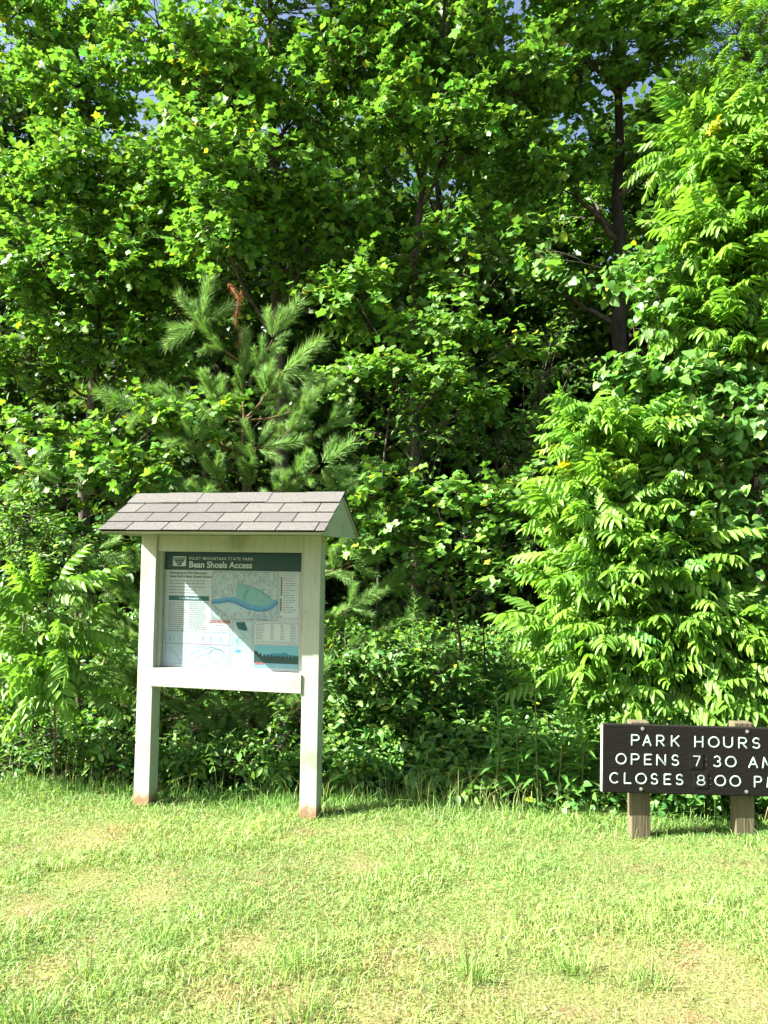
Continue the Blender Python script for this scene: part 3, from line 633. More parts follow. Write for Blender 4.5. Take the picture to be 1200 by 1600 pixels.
def lawn():
    r = rng(301); n = 330000
    # denser near the camera where single blades show
    y = 2.2 + 4.6*r.random(n)**1.15; x = (r.random(n)*2 - 1)*(0.62*y + 0.9)
    keep = y < edge_y(x) + 0.05 + 0.08*vnoise(x, y, 3, 3); x = x[keep]; y = y[keep]
    clump = vnoise(x, y, 5.0, 5); fine = vnoise(x, y, 16.0, 6); big = vnoise(x, y, 1.3, 8)
    spots = [P(a, b, 1.0) for a, b in ()]
    bare = np.zeros_like(x)
    for (qx, qy, rr) in [(1020,1582,.20),(905,1565,.18),(1075,1530,.15),(830,1550,.14),(620,1510,.12),(120,1375,.16),(150,1310,.25),(590,1580,.16),(1160,1560,.2),(960,1500,.16),(1130,1500,.14),(700,1480,.12),(460,1570,.15),(230,1400,.12),(380,1480,.1),(80,1520,.13),(560,1350,.1),(740,1585,.12),(330,1560,.12),(40,1420,.14)]:
        d = P(qx, qy, 4.0) - np.array((0, 0, CAMZ)); 
        t = 3.0
        for _ in range(20): t = (CAMZ - float(gz(d[0]/d[1]*t, t)))/(-d[2]/d[1])
        cx, cy = d[0]/d[1]*t, t; bare = np.maximum(bare, np.exp(-(((x-cx)/rr)**2 + ((y-cy)/(rr*1.2))**2)))
    bare = bare + 0.10*np.clip(fine, 0, 2)*np.clip(clump, 0, 2)
    kp = r.random(len(x)) > 0.6*np.clip(bare, 0, 1) + 0.3*np.clip(-clump - 0.2, 0, 1); x, y, clump, fine, big, bare = [q[kp] for q in (x, y, clump, fine, big, bare)]
    m = len(x); ed = np.clip(1 - (edge_y(x) - y)/0.5, 0, 1)
    h = (0.022 + 0.022*np.clip(clump + 0.3, 0, 2)**1.5 + 0.045*ed)*np.exp(r.normal(0, 0.32, m)); h = np.where(r.random(m) < 0.012, h*2.4, h)*(1 - 0.35*np.clip(bare, 0, 1))
    wd = 0.0042*np.exp(r.normal(0, 0.3, m))*(0.75 + 0.06*y)
    c = 0.88*np.ones((m, 3))*np.exp(r.normal(0, 0.30, m) + 0.10*clump + 0.08*fine)[:, None]
    yel = np.clip(0.34 + 0.30*big + 0.22*clump + r.normal(0, 0.25, m), 0, 1)[:, None]
    c *= (1-yel)*np.array((0.78, 1.0, 0.75)) + yel*np.array((1.35, 1.10, 1.15))
    straw = (r.random(m) < 0.06 + 0.75*np.clip(bare, 0, 1)); c[straw] = np.array((1.50, 0.74, 1.15))*np.exp(r.normal(0, 0.2, straw.sum()))[:, None]
    tag(obj('grass', blades('grass', x, y, h, wd, r, c, 1.5)), 'sunlit short mown lawn grass with dry patches', 'grass', None, 'stuff')
    # taller grass and straw stems along the lawn edge
    n = 9000; x = r.uniform(-5.2, 4.8, n); y = edge_y(x) + r.normal(0.12, 0.10, n)
    h = 0.09*np.exp(r.normal(0, 0.45, n)); c = np.ones((n, 3))*np.exp(r.normal(0, 0.2, n))[:, None]*np.array((0.75, 0.95, 0.7))
    n2 = 420; x2 = np.concatenate([r.uniform(-5, 4.6, 260), r.normal(0.75, 0.55, 160)]); y2 = edge_y(x2) + r.normal(0.1, 0.08, n2)
    h2 = r.uniform(0.15, 0.5, n2); c2 = np.tile(np.array((1.3, 1.0, 1.1)), (n2, 1))*np.exp(r.normal(0, 0.25, n2))[:, None]
    w2 = np.full(n2, 0.005)
    n3 = 1500; y3 = 2.6 + 3.6*r.random(n3); x3 = np.where(r.random(n3) < 0.5, r.normal(0.9, 0.8, n3), r.uniform(-1, 1, n3)*(0.6*y3 + 0.6)); ok = y3 < edge_y(x3); x3 = x3[ok]; y3 = y3[ok]; n3 = len(x3)
    x2 = np.concatenate([x2, x3]); y2 = np.concatenate([y2, y3]); h2 = np.concatenate([h2, r.uniform(0.06, 0.19, n3)]); w2 = np.concatenate([w2, np.full(n3, 0.0028)])
    c2 = np.concatenate([c2, np.tile(np.array((1.15, 1.05, 1.1)), (n3, 1))*np.exp(r.normal(0, 0.25, n3))[:, None]])
    me = blades('tall_grass', np.concatenate([x, x2]), np.concatenate([y, y2]), np.concatenate([h, h2]), np.concatenate([0.006*np.ones(n), w2]), r, np.concatenate([c, c2]), 0.8)
    tag(obj('tall_grass', me), 'taller grass and thin dry stems along the lawn edge', 'grass', None, 'stuff')
lawn()
def tufts():
    r = rng(401)
    L = {(740,1528): 'spiky grass tuft low in the lawn right of centre', (1010,1540): 'spiky grass tuft beside the brown patches at the lower right', (895,1518): 'small grass tuft between the two big spiky tufts',
         (465,1515): 'grass tuft in the lawn below the right kiosk post', (480,1590): 'grass tuft at the bottom edge below the kiosk', (40,1595): 'grass tuft in the bottom left corner', (135,1530): 'grass tuft on the lower left of the lawn', (375,1430): 'leafy grass tuft in the middle of the lawn', (245,1475): 'low wide tuft left of the middle of the lawn'}
    for i, ((px, py), lab) in enumerate(L.items()):
        d = P(px, py, 4.0) - np.array((0, 0, CAMZ)); t = 3.0
        for _ in range(20): t = (CAMZ - float(gz(d[0]/d[1]*t, t)))/(-d[2]/d[1])
        cx, cy = d[0]/d[1]*t, t; n = 95
        x = cx + r.normal(0, 0.05, n); y = cy + r.normal(0, 0.05, n); h = r.uniform(0.05, 0.17, n)*(1.0 if i < 6 else 0.75)
        out = np.stack([x-cx, y-cy, 0*x], -1); out = norm(out)*r.uniform(0.1, 0.85, (n, 1))
        c = np.tile(np.array((0.78, 0.88, 0.72)), (n, 1))*np.exp(r.normal(0, 0.4, n))[:, None]
        me = blades('grass_tuft', x, y, h, np.full(n, 0.0042), r, c, 0.6, lean=out)
        b = np.array((cx, cy, float(gz(cx, cy)))); co = np.zeros(len(me.vertices)*3, np.float32); me.vertices.foreach_get('co', co)
        me.vertices.foreach_set('co', (co.reshape(-1, 3) - b).astype(np.float32).ravel()); me.update()
        o = obj('grass_tuft', me); o.location = b; tag(o, lab, 'grass tuft', 'grass tufts in the lawn')
tufts()
def cover():
    r = rng(501); fol = Fol(HEART, M['vine'], 502); n = 480
    x = r.uniform(1.25, 4.6, n); y = edge_y(x) + r.uniform(0.05, 0.75, n); z = gz(x, y) + 0.04 + 0.36*r.random(n)*np.clip((y - edge_y(x))/0.3 + 0.5, 0, 1)
    cen = np.stack([x, y, z], -1); outs = np.stack([r.normal(0, 1, n), r.normal(-0.8, 0.6, n), 0*x + 0.3], -1)
    sprays(fol, r, cen, outs, 0.12, 4, 6, 0.052, 0.3, yellow=0.02)
    o = fol.finish(None, np.zeros(3), 0, rest='ground_cover'); tag(o, 'low bright leafy ground cover behind the hours sign', 'ground cover', None, 'stuff')
    # creeping litter and leaves at the foot of the wood
    fol = Fol(OVAL, M['oval'], 503); n = 1900; x = np.where(r.random(n) < 0.82, r.uniform(-6.5, 4.5, n), r.uniform(0.4, 3.0, n)); y = edge_y(x) + np.where(x > -0.6, 1.0, 0.3) + 5.5*r.random(n)**1.5; cen = np.stack([x, y, gz(x, y) + 0.05 + r.random(n)*np.minimum(0.28 + 0.28*np.maximum(y-edge_y(x)-0.8, 0), 1.1)], -1)
    cen = cen[~((cen[:, 0] > 0.7) & (cen[:, 0] < 2.3) & (cen[:, 1] > 7.0) & (cen[:, 1] < 8.3) & (cen[:, 2] > 0.5))]; cen = cen[~((cen[:, 0] < -0.5) & (cen[:, 0] > -2.6) & (cen[:, 1] < 8.0) & (cen[:, 2] > 0.3))]
    x = r.uniform(-0.6, 1.2, 110); y = edge_y(x) + r.uniform(0.3, 1.1, 110); cen = np.concatenate([cen, np.stack([x, y, gz(x, y) + r.uniform(0.04, 0.22, 110)], -1)]); n = len(cen)
    sprays(fol, r, cen, r.normal(0, 1, (n, 3)) + (0, -0.4, 0.3), 0.22, 4, 7, 0.085, 0.3)
    o = fol.finish(None, np.zeros(3), 0, rest='undergrowth'); tag(o, 'dark leafy undergrowth at the foot of the wood', 'undergrowth', None, 'stuff')
cover()

# ------------------------------------------------------------------ kiosk
def paint_mat():
    m, t, o = nodes('pale_green_paint')
    b = N(t, 'ShaderNodeBsdfPrincipled', Roughness=0.55); b.inputs['Specular IOR Level'].default_value = 0.4
    tc = N(t, 'ShaderNodeTexCoord'); mp = N(t, 'ShaderNodeMapping'); mp.inputs['Scale'].default_value = (1, 1, 0.08); t.links.new(tc.outputs['Object'], mp.inputs[0])
    n1 = N(t, 'ShaderNodeTexNoise', Scale=45.0, Detail=6.0, Roughness=0.6); t.links.new(mp.outputs[0], n1.inputs['Vector'])
    n2 = N(t, 'ShaderNodeTexNoise', Scale=3.0, Detail=6.0); t.links.new(tc.outputs['Object'], n2.inputs['Vector'])
    r = ramp(t, [(0.30, (0.27, 0.305, 0.25)), (0.5, (0.31, 0.345, 0.285)), (0.75, (0.33, 0.365, 0.305))]); t.links.new(n1.outputs['Fac'], r.inputs[0])
    r2 = ramp(t, [(0.34, (0.66, 0.68, 0.60)), (0.44, (0.92, 0.93, 0.90)), (0.58, (1, 1, 1))]); t.links.new(n2.outputs['Fac'], r2.inputs[0])
    mu = N(t, 'ShaderNodeMix', data_type='RGBA', blend_type='MULTIPLY'); mu.inputs['Factor'].default_value = 1; q = [s for s in mu.inputs if s.type == 'RGBA']
    t.links.new(r.outputs[0], q[0]); t.links.new(r2.outputs[0], q[1]); c1 = [s for s in mu.outputs if s.type == 'RGBA'][0]
    # red clay splash on the bottom hand's breadth
    sp = N(t, 'ShaderNodeSeparateXYZ'); t.links.new(tc.outputs['Object'], sp.inputs[0])
    n3 = N(t, 'ShaderNodeTexNoise', Scale=14.0, Detail=5.0); t.links.new(tc.outputs['Object'], n3.inputs['Vector'])
    ad = N(t, 'ShaderNodeMath', operation='MULTIPLY_ADD'); t.links.new(n3.outputs['Fac'], ad.inputs[0]); ad.inputs[1].default_value = -0.16; t.links.new(sp.outputs['Z'], ad.inputs[2])
    mr = N(t, 'ShaderNodeMapRange'); mr.inputs[1].default_value = -0.02; mr.inputs[2].default_value = 0.05; mr.inputs[3].default_value = 0.85; mr.inputs[4].default_value = 0.0; t.links.new(ad.outputs[0], mr.inputs[0])
    m2 = N(t, 'ShaderNodeMix', data_type='RGBA'); q = [s for s in m2.inputs if s.type == 'RGBA']; t.links.new(mr.outputs[0], m2.inputs['Factor']); t.links.new(c1, q[0]); q[1].default_value = (0.20, 0.095, 0.040, 1)
    t.links.new([s for s in m2.outputs if s.type == 'RGBA'][0], b.inputs['Base Color'])
    bm = N(t, 'ShaderNodeBump', Strength=0.35, Distance=0.004); t.links.new(n1.outputs['Fac'], bm.inputs['Height']); t.links.new(bm.outputs[0], b.inputs['Normal'])
    t.links.new(b.outputs[0], o.inputs[0])
    return m
M['paint'] = paint_mat()
M['shingle'] = plain('grey_shingle', (0.108, 0.106, 0.100), 0.95, 0.2, 0.35, 90.0, 0.9, 400.0)
M['shingle2'] = plain('light_grey_shingle', (0.126, 0.123, 0.116), 0.95, 0.2, 0.35, 70.0, 0.9, 400.0)
M['felt'] = plain('black_felt', (0.02, 0.02, 0.02), 0.95, 0.1)
M['steel'] = plain('galvanised_steel', (0.42, 0.42, 0.40), 0.45, 0.5, metallic=0.7)
M['hole'] = plain('dark_fastener', (0.10, 0.10, 0.09), 0.8, 0.2)  # even dark grey for bolt heads and screws
def ink(name, c, rough=0.45): return plain('print_' + name, c, rough, 0.15, 0.04, 12.0)
K = {k: ink(k, c) for k, c in dict(white=(0.40, 0.435, 0.45), green=(0.007, 0.046, 0.048), pale=(0.47, 0.51, 0.51), text=(0.03, 0.04, 0.045), grey=(0.10, 0.12, 0.13), lite=(0.16, 0.19, 0.21), river=(0.10, 0.27, 0.43), riverd=(0.06, 0.18, 0.34),
     park=(0.17, 0.34, 0.34), teal=(0.022, 0.095, 0.10), red=(0.22, 0.025, 0.03), bluew=(0.34, 0.42, 0.50), sky=(0.15, 0.38, 0.44), hill=(0.05, 0.21, 0.31), wood=(0.028, 0.065, 0.062), water=(0.17, 0.33, 0.40), line=(0.10, 0.14, 0.15), mapw=(0.34, 0.45, 0.47), canoe=(0.30, 0.10, 0.12)).items()}
def map_mat():
    m, t, o = nodes('print_relief_map'); b = N(t, 'ShaderNodeBsdfPrincipled', Roughness=0.45)
    tc = N(t, 'ShaderNodeTexCoord'); mp = N(t, 'ShaderNodeMapping'); mp.inputs['Scale'].default_value = (1, 1, 0.55); mp.inputs['Rotation'].default_value = (0, 0.5, 0)
    nz = N(t, 'ShaderNodeTexNoise', Scale=42.0, Detail=5.0, Distortion=1.2); t.links.new(tc.outputs['Object'], mp.inputs[0]); t.links.new(mp.outputs[0], nz.inputs['Vector'])
    r = ramp(t, [(0.38, (0.19, 0.27, 0.30)), (0.50, (0.30, 0.37, 0.40)), (0.62, (0.37, 0.42, 0.43))]); t.links.new(nz.outputs['Fac'], r.inputs[0]); t.links.new(r.outputs[0], b.inputs['Base Color']); t.links.new(b.outputs[0], o.inputs[0])
    return m
K['relief'] = map_mat()
def pane_mat():
    m, t, o = nodes('clear_acrylic'); lw = N(t, 'ShaderNodeLayerWeight', Blend=0.5); pw = N(t, 'ShaderNodeMath', operation='POWER'); pw.inputs[1].default_value = 5.0; t.links.new(lw.outputs['Facing'], pw.inputs[0]); fr = N(t, 'ShaderNodeMath', operation='MULTIPLY_ADD'); t.links.new(pw.outputs[0], fr.inputs[0]); fr.inputs[1].default_value = 0.85; fr.inputs[2].default_value = 0.009; tr = N(t, 'ShaderNodeBsdfTransparent'); gl = N(t, 'ShaderNodeBsdfGlossy', Roughness=0.06)
    tr.inputs[0].default_value = (0.95, 0.97, 0.97, 1); ms = N(t, 'ShaderNodeMixShader'); t.links.new(fr.outputs[0], ms.inputs[0]); t.links.new(tr.outputs[0], ms.inputs[1]); t.links.new(gl.outputs[0], ms.inputs[2]); t.links.new(ms.outputs[0], o.inputs[0])
    return m
def text_mesh(s, size, bold=0.0, space=1.0, align='LEFT'):
    cu = bpy.data.curves.new('t', 'FONT'); cu.body = s; cu.size = size; cu.offset = bold; cu.space_character = space; cu.align_x = align; cu.resolution_u = 3
    ob = bpy.data.objects.new('t', cu); COL.objects.link(ob); dg = bpy.context.evaluated_depsgraph_get()
    me = bpy.data.meshes.new_from_object(ob.evaluated_get(dg)); bpy.data.objects.remove(ob); bpy.data.curves.remove(cu)
    return me
def kiosk():
    root = empty('information_kiosk', (-1.2563, 6.1427, 0.0), -0.2011)
    tag(root, 'pale green wooden notice kiosk with shingled gable roof and park map', 'kiosk')
    pm = M['paint']; h = 0.785
    def board(name, *b, bev=0.004, parent=root, mat=pm): q = MB(); q.box(*b); return q.build(name, mat, parent, bev)
    for s, zb in ((-1, -0.06), (1, -0.02)):
        x0, x1 = (-h, -h+0.14) if s < 0 else (h-0.14, h)
        p = board('post', x0, x1, -0.07, 0.07, zb, 2.237, bev=0.005)
        for z in (2.185, 1.06):
            for y in (-0.045, 0.0):
                q = MB(); xx = x1 if s > 0 else x0; q.cyl((xx, y, z), (s, 0, 0), 0.011, 0.003); q.build('bolt', M['steel'], p, smooth=False)
                q = MB(); q.cyl((xx + s*0.002, y, z), (s, 0, 0), 0.006, 0.003, 6); q.build('bolt_head', M['hole'], p)
    board('header_beam', -0.645, 0.645, -0.050, 0.040, 2.098, 2.236)
    board('crossbar', -0.668, 0.6455, -0.083, -0.030, 0.982, 1.131)
    board('back_rail', -0.645, 0.645, 0.046, 0.066, 0.99, 1.13)
    board('back_board', -0.645, 0.645, 0.045, 0.060, 1.1305, 2.097, bev=0.002)
    board('stop_strip', -0.645, -0.617, -0.02, 0.0445, 1.1315, 2.0975, bev=0.002)
    board('stop_strip', 0.602, 0.645, 0.0, 0.0445, 1.1315, 2.0975, bev=0.002)
    board('sill', -0.644, 0.644, -0.0295, 0.0445, 1.112, 1.1305, bev=0.002)
    # roof
    X0, X1, hd, ez, rz = -0.881, 0.953, 0.557, 2.257, 2.5726
    roof = empty('roof', (0, 0, 0)); roof.parent = root
    sl = math.hypot(hd, rz-ez)
    for s in (-1, 1):
        d = np.array((0, s*hd/sl, -(rz-ez)/sl)); n = np.array((0, s*(rz-ez)/sl, hd/sl)); R_ = np.array((0, 0, rz - 0.012))
        def slab(name, x0, x1, a0, a1, na, nb, mat, th=0.006, j=0.0):
            """x0..x1, a down the slope, na/nb height of the underside at the top and bottom edge"""
            q = MB(); pts = []
            for a, nn in ((a0, na), (a1, nb)):
                for x in (x0, x1):
                    for t_ in (0, th): pts.append(R_ + np.array((x, 0, 0)) + d*a + n*(nn + t_))
            q.add(pts, [(0, 2, 3, 1), (4, 5, 7, 6), (0, 1, 5, 4), (2, 6, 7, 3), (1, 3, 7, 5), (0, 4, 6, 2)])
            return q.build(name, mat, roof)
        slab('roof_deck', X0+0.006, X1-0.006, 0.002, sl-0.012, -0.016, -0.016, pm, 0.014)
        slab('underlay', X0+0.003, X1-0.003, 0.002, sl-0.006, 0.0, 0.0, M['felt'], 0.003)
        r = rng(900 + s)
        for row in range(3):
            a0, a1 = 0.135 + row*0.165, 0.165 + (row+1)*0.165 + (0.0 if row < 2 else -0.02)
            off = [0.16, 0.02, 0.235][row]; xs = [X0] + [x for x in np.arange(X0 - 0.305 + off, X1, 0.305) if x > X0 + 0.03 and x < X1 - 0.03] + [X1]
            for a, b in zip(xs[:-1], xs[1:]):
                g = 0.0045
                slab('shingle', a + (g if a > X0 else 0), b - (g if b < X1 else 0), a0, a1 + r.uniform(-0.003, 0.003), 0.0035, 0.0125 + r.uniform(0, 0.003), M['shingle' if r.random() < 0.55 else 'shingle2'], 0.006)
    r = rng(910)
    for i, (a, b) in enumerate(zip(np.linspace(X0, X1, 7)[:-1], np.linspace(X0, X1, 7)[1:])):
        q = MB(); L = 0.168 + r.uniform(-0.004, 0.004); k = 0.013 + 0.004*(i % 2)
        prof = [(-hd/sl*L, rz - (rz-ez)/sl*L + k), (0, rz + k + 0.006), (hd/sl*L, rz - (rz-ez)/sl*L + k)]
        v = []
        for x in (a - 0.004, b + 0.004):
            for yy, zz in prof: v.append((x, yy, zz))
            for yy, zz in prof: v.append((x, yy*0.99, zz - 0.006))
        q.add(v, [(0, 6, 7, 1), (1, 7, 8, 2), (3, 4, 10, 9), (4, 5, 11, 10), (0, 3, 9, 6), (2, 8, 11, 5), (0, 1, 4, 3), (1, 2, 5, 4), (6, 9, 10, 7), (7, 10, 11, 8)])
        q.build('ridge_cap', M['shingle2'], roof)
    for x, sg in ((X0+0.02, -1), (X1-0.02, 1)):
        q = MB(); t_ = 0.015; zb = ez - 0.030; tri = [(-hd+0.02, zb), (hd-0.02, zb), (hd-0.03, zb+0.006), (0, rz-0.036), (-hd+0.03, zb+0.006)]
        v = [(x - sg*t_, yy, zz) for yy, zz in tri] + [(x, yy, zz) for yy, zz in tri]
        q.add(v, [(0, 1, 2, 3, 4), (9, 8, 7, 6, 5)] + [(i, 5+i, 5+(i+1) % 5, (i+1) % 5) for i in range(5)])
        g = q.build('gable', pm, root, 0.0)
        for yy in (-0.40, 0.40, 0.0):
            b = MB(); b.cyl((x, yy, zb+0.04 if yy else rz-0.12), (sg, 0, 0), 0.007, 0.002, 8); b.build('screw', M['hole'], g)
    board('soffit', X0+0.036, X1-0.036, -hd+0.03, hd-0.03, 2.2375, 2.249, bev=0.0)
    # printed panel
    px0, px1, pz0, pz1, py = -0.6165, 0.6015, 1.1330, 2.0960, 0.0300
    panel = board('information_panel', px0, px1, py, 0.0445, pz0, pz1, bev=0.0, mat=K['white']); panel['label'] = 'printed park map and notice panel'
    W_, H_ = px1-px0, pz1-pz0
    def uv(u, v, l): return (px0 + u*W_, py - 0.0006*l, pz1 - v*H_)
    def rect(name, u0, v0, u1, v1, mat, l=1):
        q = MB(); q.add([uv(u0, v1, l), uv(u1, v1, l), uv(u1, v0, l), uv(u0, v0, l)], [(0, 1, 2, 3)]); return q.build(name, mat, panel)
    def poly(name, pts, mat, l=2):
        q = MB(); q.add([uv(u, v, l) for u, v in pts], [tuple(range(len(pts)-1, -1, -1))]); return q.build(name, mat, panel)
    def frame(name, u0, v0, u1, v1, mat, l=2, w=0.0022):
        q = MB(); a = w; b = w*W_/H_
        for (c0, d0, c1, d1) in ((u0, v0, u1, v0+b), (u0, v1-b, u1, v1), (u0, v0+b, u0+a, v1-b), (u1-a, v0+b, u1, v1-b)):
            q.add([uv(c0, d1, l), uv(c1, d1, l), uv(c1, d0, l), uv(c0, d0, l)], [(0, 1, 2, 3)])
        return q.build(name, mat, panel)
    def lines(name, u0, u1, vs, mat, l=2, th=0.0045, r=None, ragged=0.15):
        q = MB()
        for v in vs:
            u = u0
            e = u1 - (r.random()*ragged*(u1-u0) if r is not None else 0)
            while u < e:
                wl = min(r.uniform(0.008, 0.028) if r is not None else 1, e-u); q.add([uv(u, v+th, l), uv(u+wl, v+th, l), uv(u+wl, v, l), uv(u, v, l)], [(0, 1, 2, 3)]); u += wl + 0.004
        return q.build(name, mat, panel)
    def strokes(name, paths, mat, l=3, w=0.003):
        q = MB()
        for pt in paths:
            pt = np.array(pt, float)*np.array((W_, H_)); tg = norm(np.gradient(pt, axis=0)); nn = np.stack([-tg[:, 1], tg[:, 0]], -1)*w*0.5
            a = pt + nn; b = pt - nn; V = [uv(x/W_, y/H_, l) for x, y in np.concatenate([a, b])]; m = len(pt)
            q.add(V, [(i, i+1, m+i+1, m+i) for i in range(m-1)])
        return q.build(name, mat, panel)
    def text(name, s, u, v, size, mat, l=3, bold=0.0, space=1.0, align='LEFT'):
        me = text_mesh(s, size, bold, space, align); n = len(me.vertices); co = np.zeros(n*3, np.float32); me.vertices.foreach_get('co', co); co = co.reshape(-1, 3)
        o3 = np.array(uv(u, v, l)); V = np.stack([o3[0] + co[:, 0], np.full(n, o3[1]), o3[2] + co[:, 1]], -1).astype(np.float32); me.vertices.foreach_set('co', V.ravel()); me.update()
        me.materials.clear(); me.materials.append(mat); o = obj(name, me, panel); return o
    r = rng(77)
    rect('header_band', 0, 0, 1, 0.158, K['green'])
    rect('emblem_ground', 0.060, 0.040, 0.157, 0.125, K['pale'], 2)
    poly('emblem', [(0.064,0.050),(0.153,0.050),(0.145,0.075),(0.132,0.095),(0.122,0.118),(0.094,0.118),(0.085,0.095),(0.072,0.075)], K['green'], 3)
    lines('emblem_lines', 0.075, 0.142, (0.056, 0.068), K['pale'], 4, 0.004, r, 0.0); lines('emblem_lines', 0.09, 0.13, (0.082, 0.098), K['pale'], 4, 0.004, r, 0.0)
    text('park_name', 'PILOT MOUNTAIN STATE PARK', 0.182, 0.068, 0.034, K['pale'], bold=0.0004, space=1.22)
    text('title', 'Bean Shoals Access', 0.180, 0.135, 0.0735, K['pale'], bold=0.0016, space=0.98)
    text('welcome', "Welcome to Pilot Mountain\nState Park's Bean Shoals Access.", 0.037, 0.193, 0.030, K['text'], bold=0.0004)
    lines('intro_lines', 0.037, 0.315, (0.248, 0.272, 0.302, 0.328, 0.353), K['lite'], 2, 0.008, r, 0.3)
    rect('trail_bar', 0.036, 0.383, 0.336, 0.424, K['teal'], 2); text('trail_heading', 'Trail Information', 0.186, 0.412, 0.026, K['pale'], 3, 0.0005, 1.0, 'CENTER')
    lines('trail_lines', 0.036, 0.168, np.arange(0.438, 0.69, 0.0175), K['lite'], 2, 0.006, r, 0.2); lines('trail_lines', 0.190, 0.325, np.arange(0.438, 0.67, 0.0175), K['lite'], 2, 0.006, r, 0.2)
    rect('route_map', 0.020, 0.690, 0.497, 0.972, K['bluew'], 1); frame('route_map_frame', 0.020, 0.690, 0.497, 0.972, K['lite'])
    rect('route_map_rule', 0.022, 0.795, 0.495, 0.800, K['canoe'], 2)
    def wander(u, v, n, du, dv, jit): 
        pts = [(u, v)]
        for _ in range(n): pts.append((pts[-1][0] + du + r.normal(0, jit), pts[-1][1] + dv + r.normal(0, jit)))
        return pts
    strokes('route_lines', [wander(0.05, 0.83, 12, 0.008, 0.011, 0.006), wander(0.13, 0.95, 12, 0.012, -0.009, 0.006), wander(0.25, 0.83, 14, 0.012, 0.004, 0.008), wander(0.24, 0.90, 14, 0.012, -0.001, 0.008), [(0.40+0.055*math.cos(a), 0.89+0.055*math.sin(a)) for a in np.linspace(0, 6.0, 18)], [(0.30, 0.84), (0.37, 0.82), (0.44, 0.84), (0.475, 0.90), (0.48, 0.96)]], K['grey'], 3, 0.0022)
    strokes('route_ticks', [[(u, 0.73), (u, 0.775)] for u in (0.05, 0.06, 0.085, 0.13, 0.30, 0.355, 0.43)], K['grey'], 3, 0.003)
    rect('main_map', 0.357, 0.167, 0.832, 0.578, K['relief'], 1); frame('main_map_frame', 0.357, 0.167, 0.832, 0.578, K['grey'], 5, 0.002)
    poly('park_area', [(0.540,0.240),(0.600,0.288),(0.650,0.290),(0.745,0.345),(0.80,0.40),(0.765,0.475),(0.66,0.47),(0.56,0.425),(0.53,0.36)], K['park'], 2)
    poly('island', [(0.38,0.455),(0.52,0.445),(0.60,0.475),(0.70,0.490),(0.69,0.505),(0.58,0.500),(0.50,0.53),(0.44,0.50)], K['mapw'], 4)
    strokes('river', [[(0.359,0.430),(0.40,0.425),(0.46,0.412),(0.52,0.405),(0.57,0.440),(0.63,0.462),(0.70,0.478),(0.75,0.477),(0.79,0.455),(0.81,0.425),(0.831,0.413)]], K['river'], 3, 0.042)
    strokes('river_channel', [[(0.359,0.437),(0.42,0.430),(0.49,0.415),(0.55,0.445),(0.62,0.482),(0.70,0.497),(0.76,0.490),(0.80,0.46),(0.831,0.42)]], K['riverd'], 5, 0.014)
    strokes('roads', [wander(0.47, 0.17, 10, 0.013, 0.012, 0.003), wander(0.60, 0.17, 8, 0.0, 0.015, 0.003), wander(0.65, 0.285, 10, 0.009, -0.010, 0.003), wander(0.365, 0.46, 9, 0.012, 0.009, 0.003), wander(0.62, 0.29, 12, -0.004, 0.012, 0.008), wander(0.66, 0.30, 11, 0.006, 0.011, 0.008), wander(0.57, 0.30, 8, 0.011, 0.003, 0.006), [(0.705+0.014*math.cos(a), 0.545+0.018*math.sin(a)) for a in np.linspace(0, 6.28, 14)]], K['line'], 6, 0.0028)
    for u, v in ((0.59,0.35),(0.585,0.375),(0.535,0.415),(0.575,0.44),(0.62,0.455),(0.665,0.47),(0.735,0.475),(0.47,0.485),(0.57,0.48),(0.72,0.34),(0.76,0.375),(0.725,0.40),(0.68,0.345)):
        rect('map_symbol', u, v, u+0.007, v+0.010, K['line'], 7)
    rect('scale_bar', 0.63, 0.570, 0.665, 0.574, K['line'], 7); rect('scale_bar', 0.70, 0.570, 0.77, 0.574, K['line'], 7)
    rect('legend', 0.846, 0.178, 0.984, 0.552, K['pale'], 1); frame('legend_frame', 0.846, 0.178, 0.984, 0.552, K['grey'], 2, 0.0016)
    lines('legend_lines', 0.868, 0.965, np.arange(0.192, 0.50, 0.0205), K['lite'], 2, 0.006, r, 0.55); rect('legend_symbols', 0.852, 0.205, 0.862, 0.365, K['grey'], 2); rect('legend_symbols', 0.850, 0.385, 0.860, 0.495, K['grey'], 2); rect('legend_symbols', 0.852, 0.535, 0.86, 0.545, K['text'], 2)
    rect('emergency_box', 0.350, 0.588, 0.492, 0.672, K['pale'], 1); frame('emergency_frame', 0.350, 0.588, 0.492, 0.672, K['grey'], 2, 0.0016); rect('emergency_bar', 0.350, 0.588, 0.492, 0.612, K['red'], 3)
    text('emergency_heading', 'Emergency Information', 0.421, 0.606, 0.0165, K['pale'], 4, 0.0003, 1.0, 'CENTER'); lines('emergency_lines', 0.385, 0.46, (0.628, 0.650), K['grey'], 2, 0.006, r, 0.2)
    rect('corridor_map', 0.510, 0.588, 0.656, 0.962, K['mapw'], 1); frame('corridor_frame', 0.510, 0.588, 0.656, 0.962, K['grey'], 5, 0.0016)
    poly('corridor_park', [(0.535,0.600),(0.600,0.596),(0.622,0.662),(0.600,0.672),(0.552,0.655)], K['teal'], 2); poly('corridor_park', [(0.53,0.748),(0.562,0.728),(0.558,0.765),(0.545,0.80),(0.54,0.765)], K['park'], 2); poly('corridor_water', [(0.525,0.85),(0.555,0.825),(0.585,0.845),(0.565,0.862)], K['river'], 2)
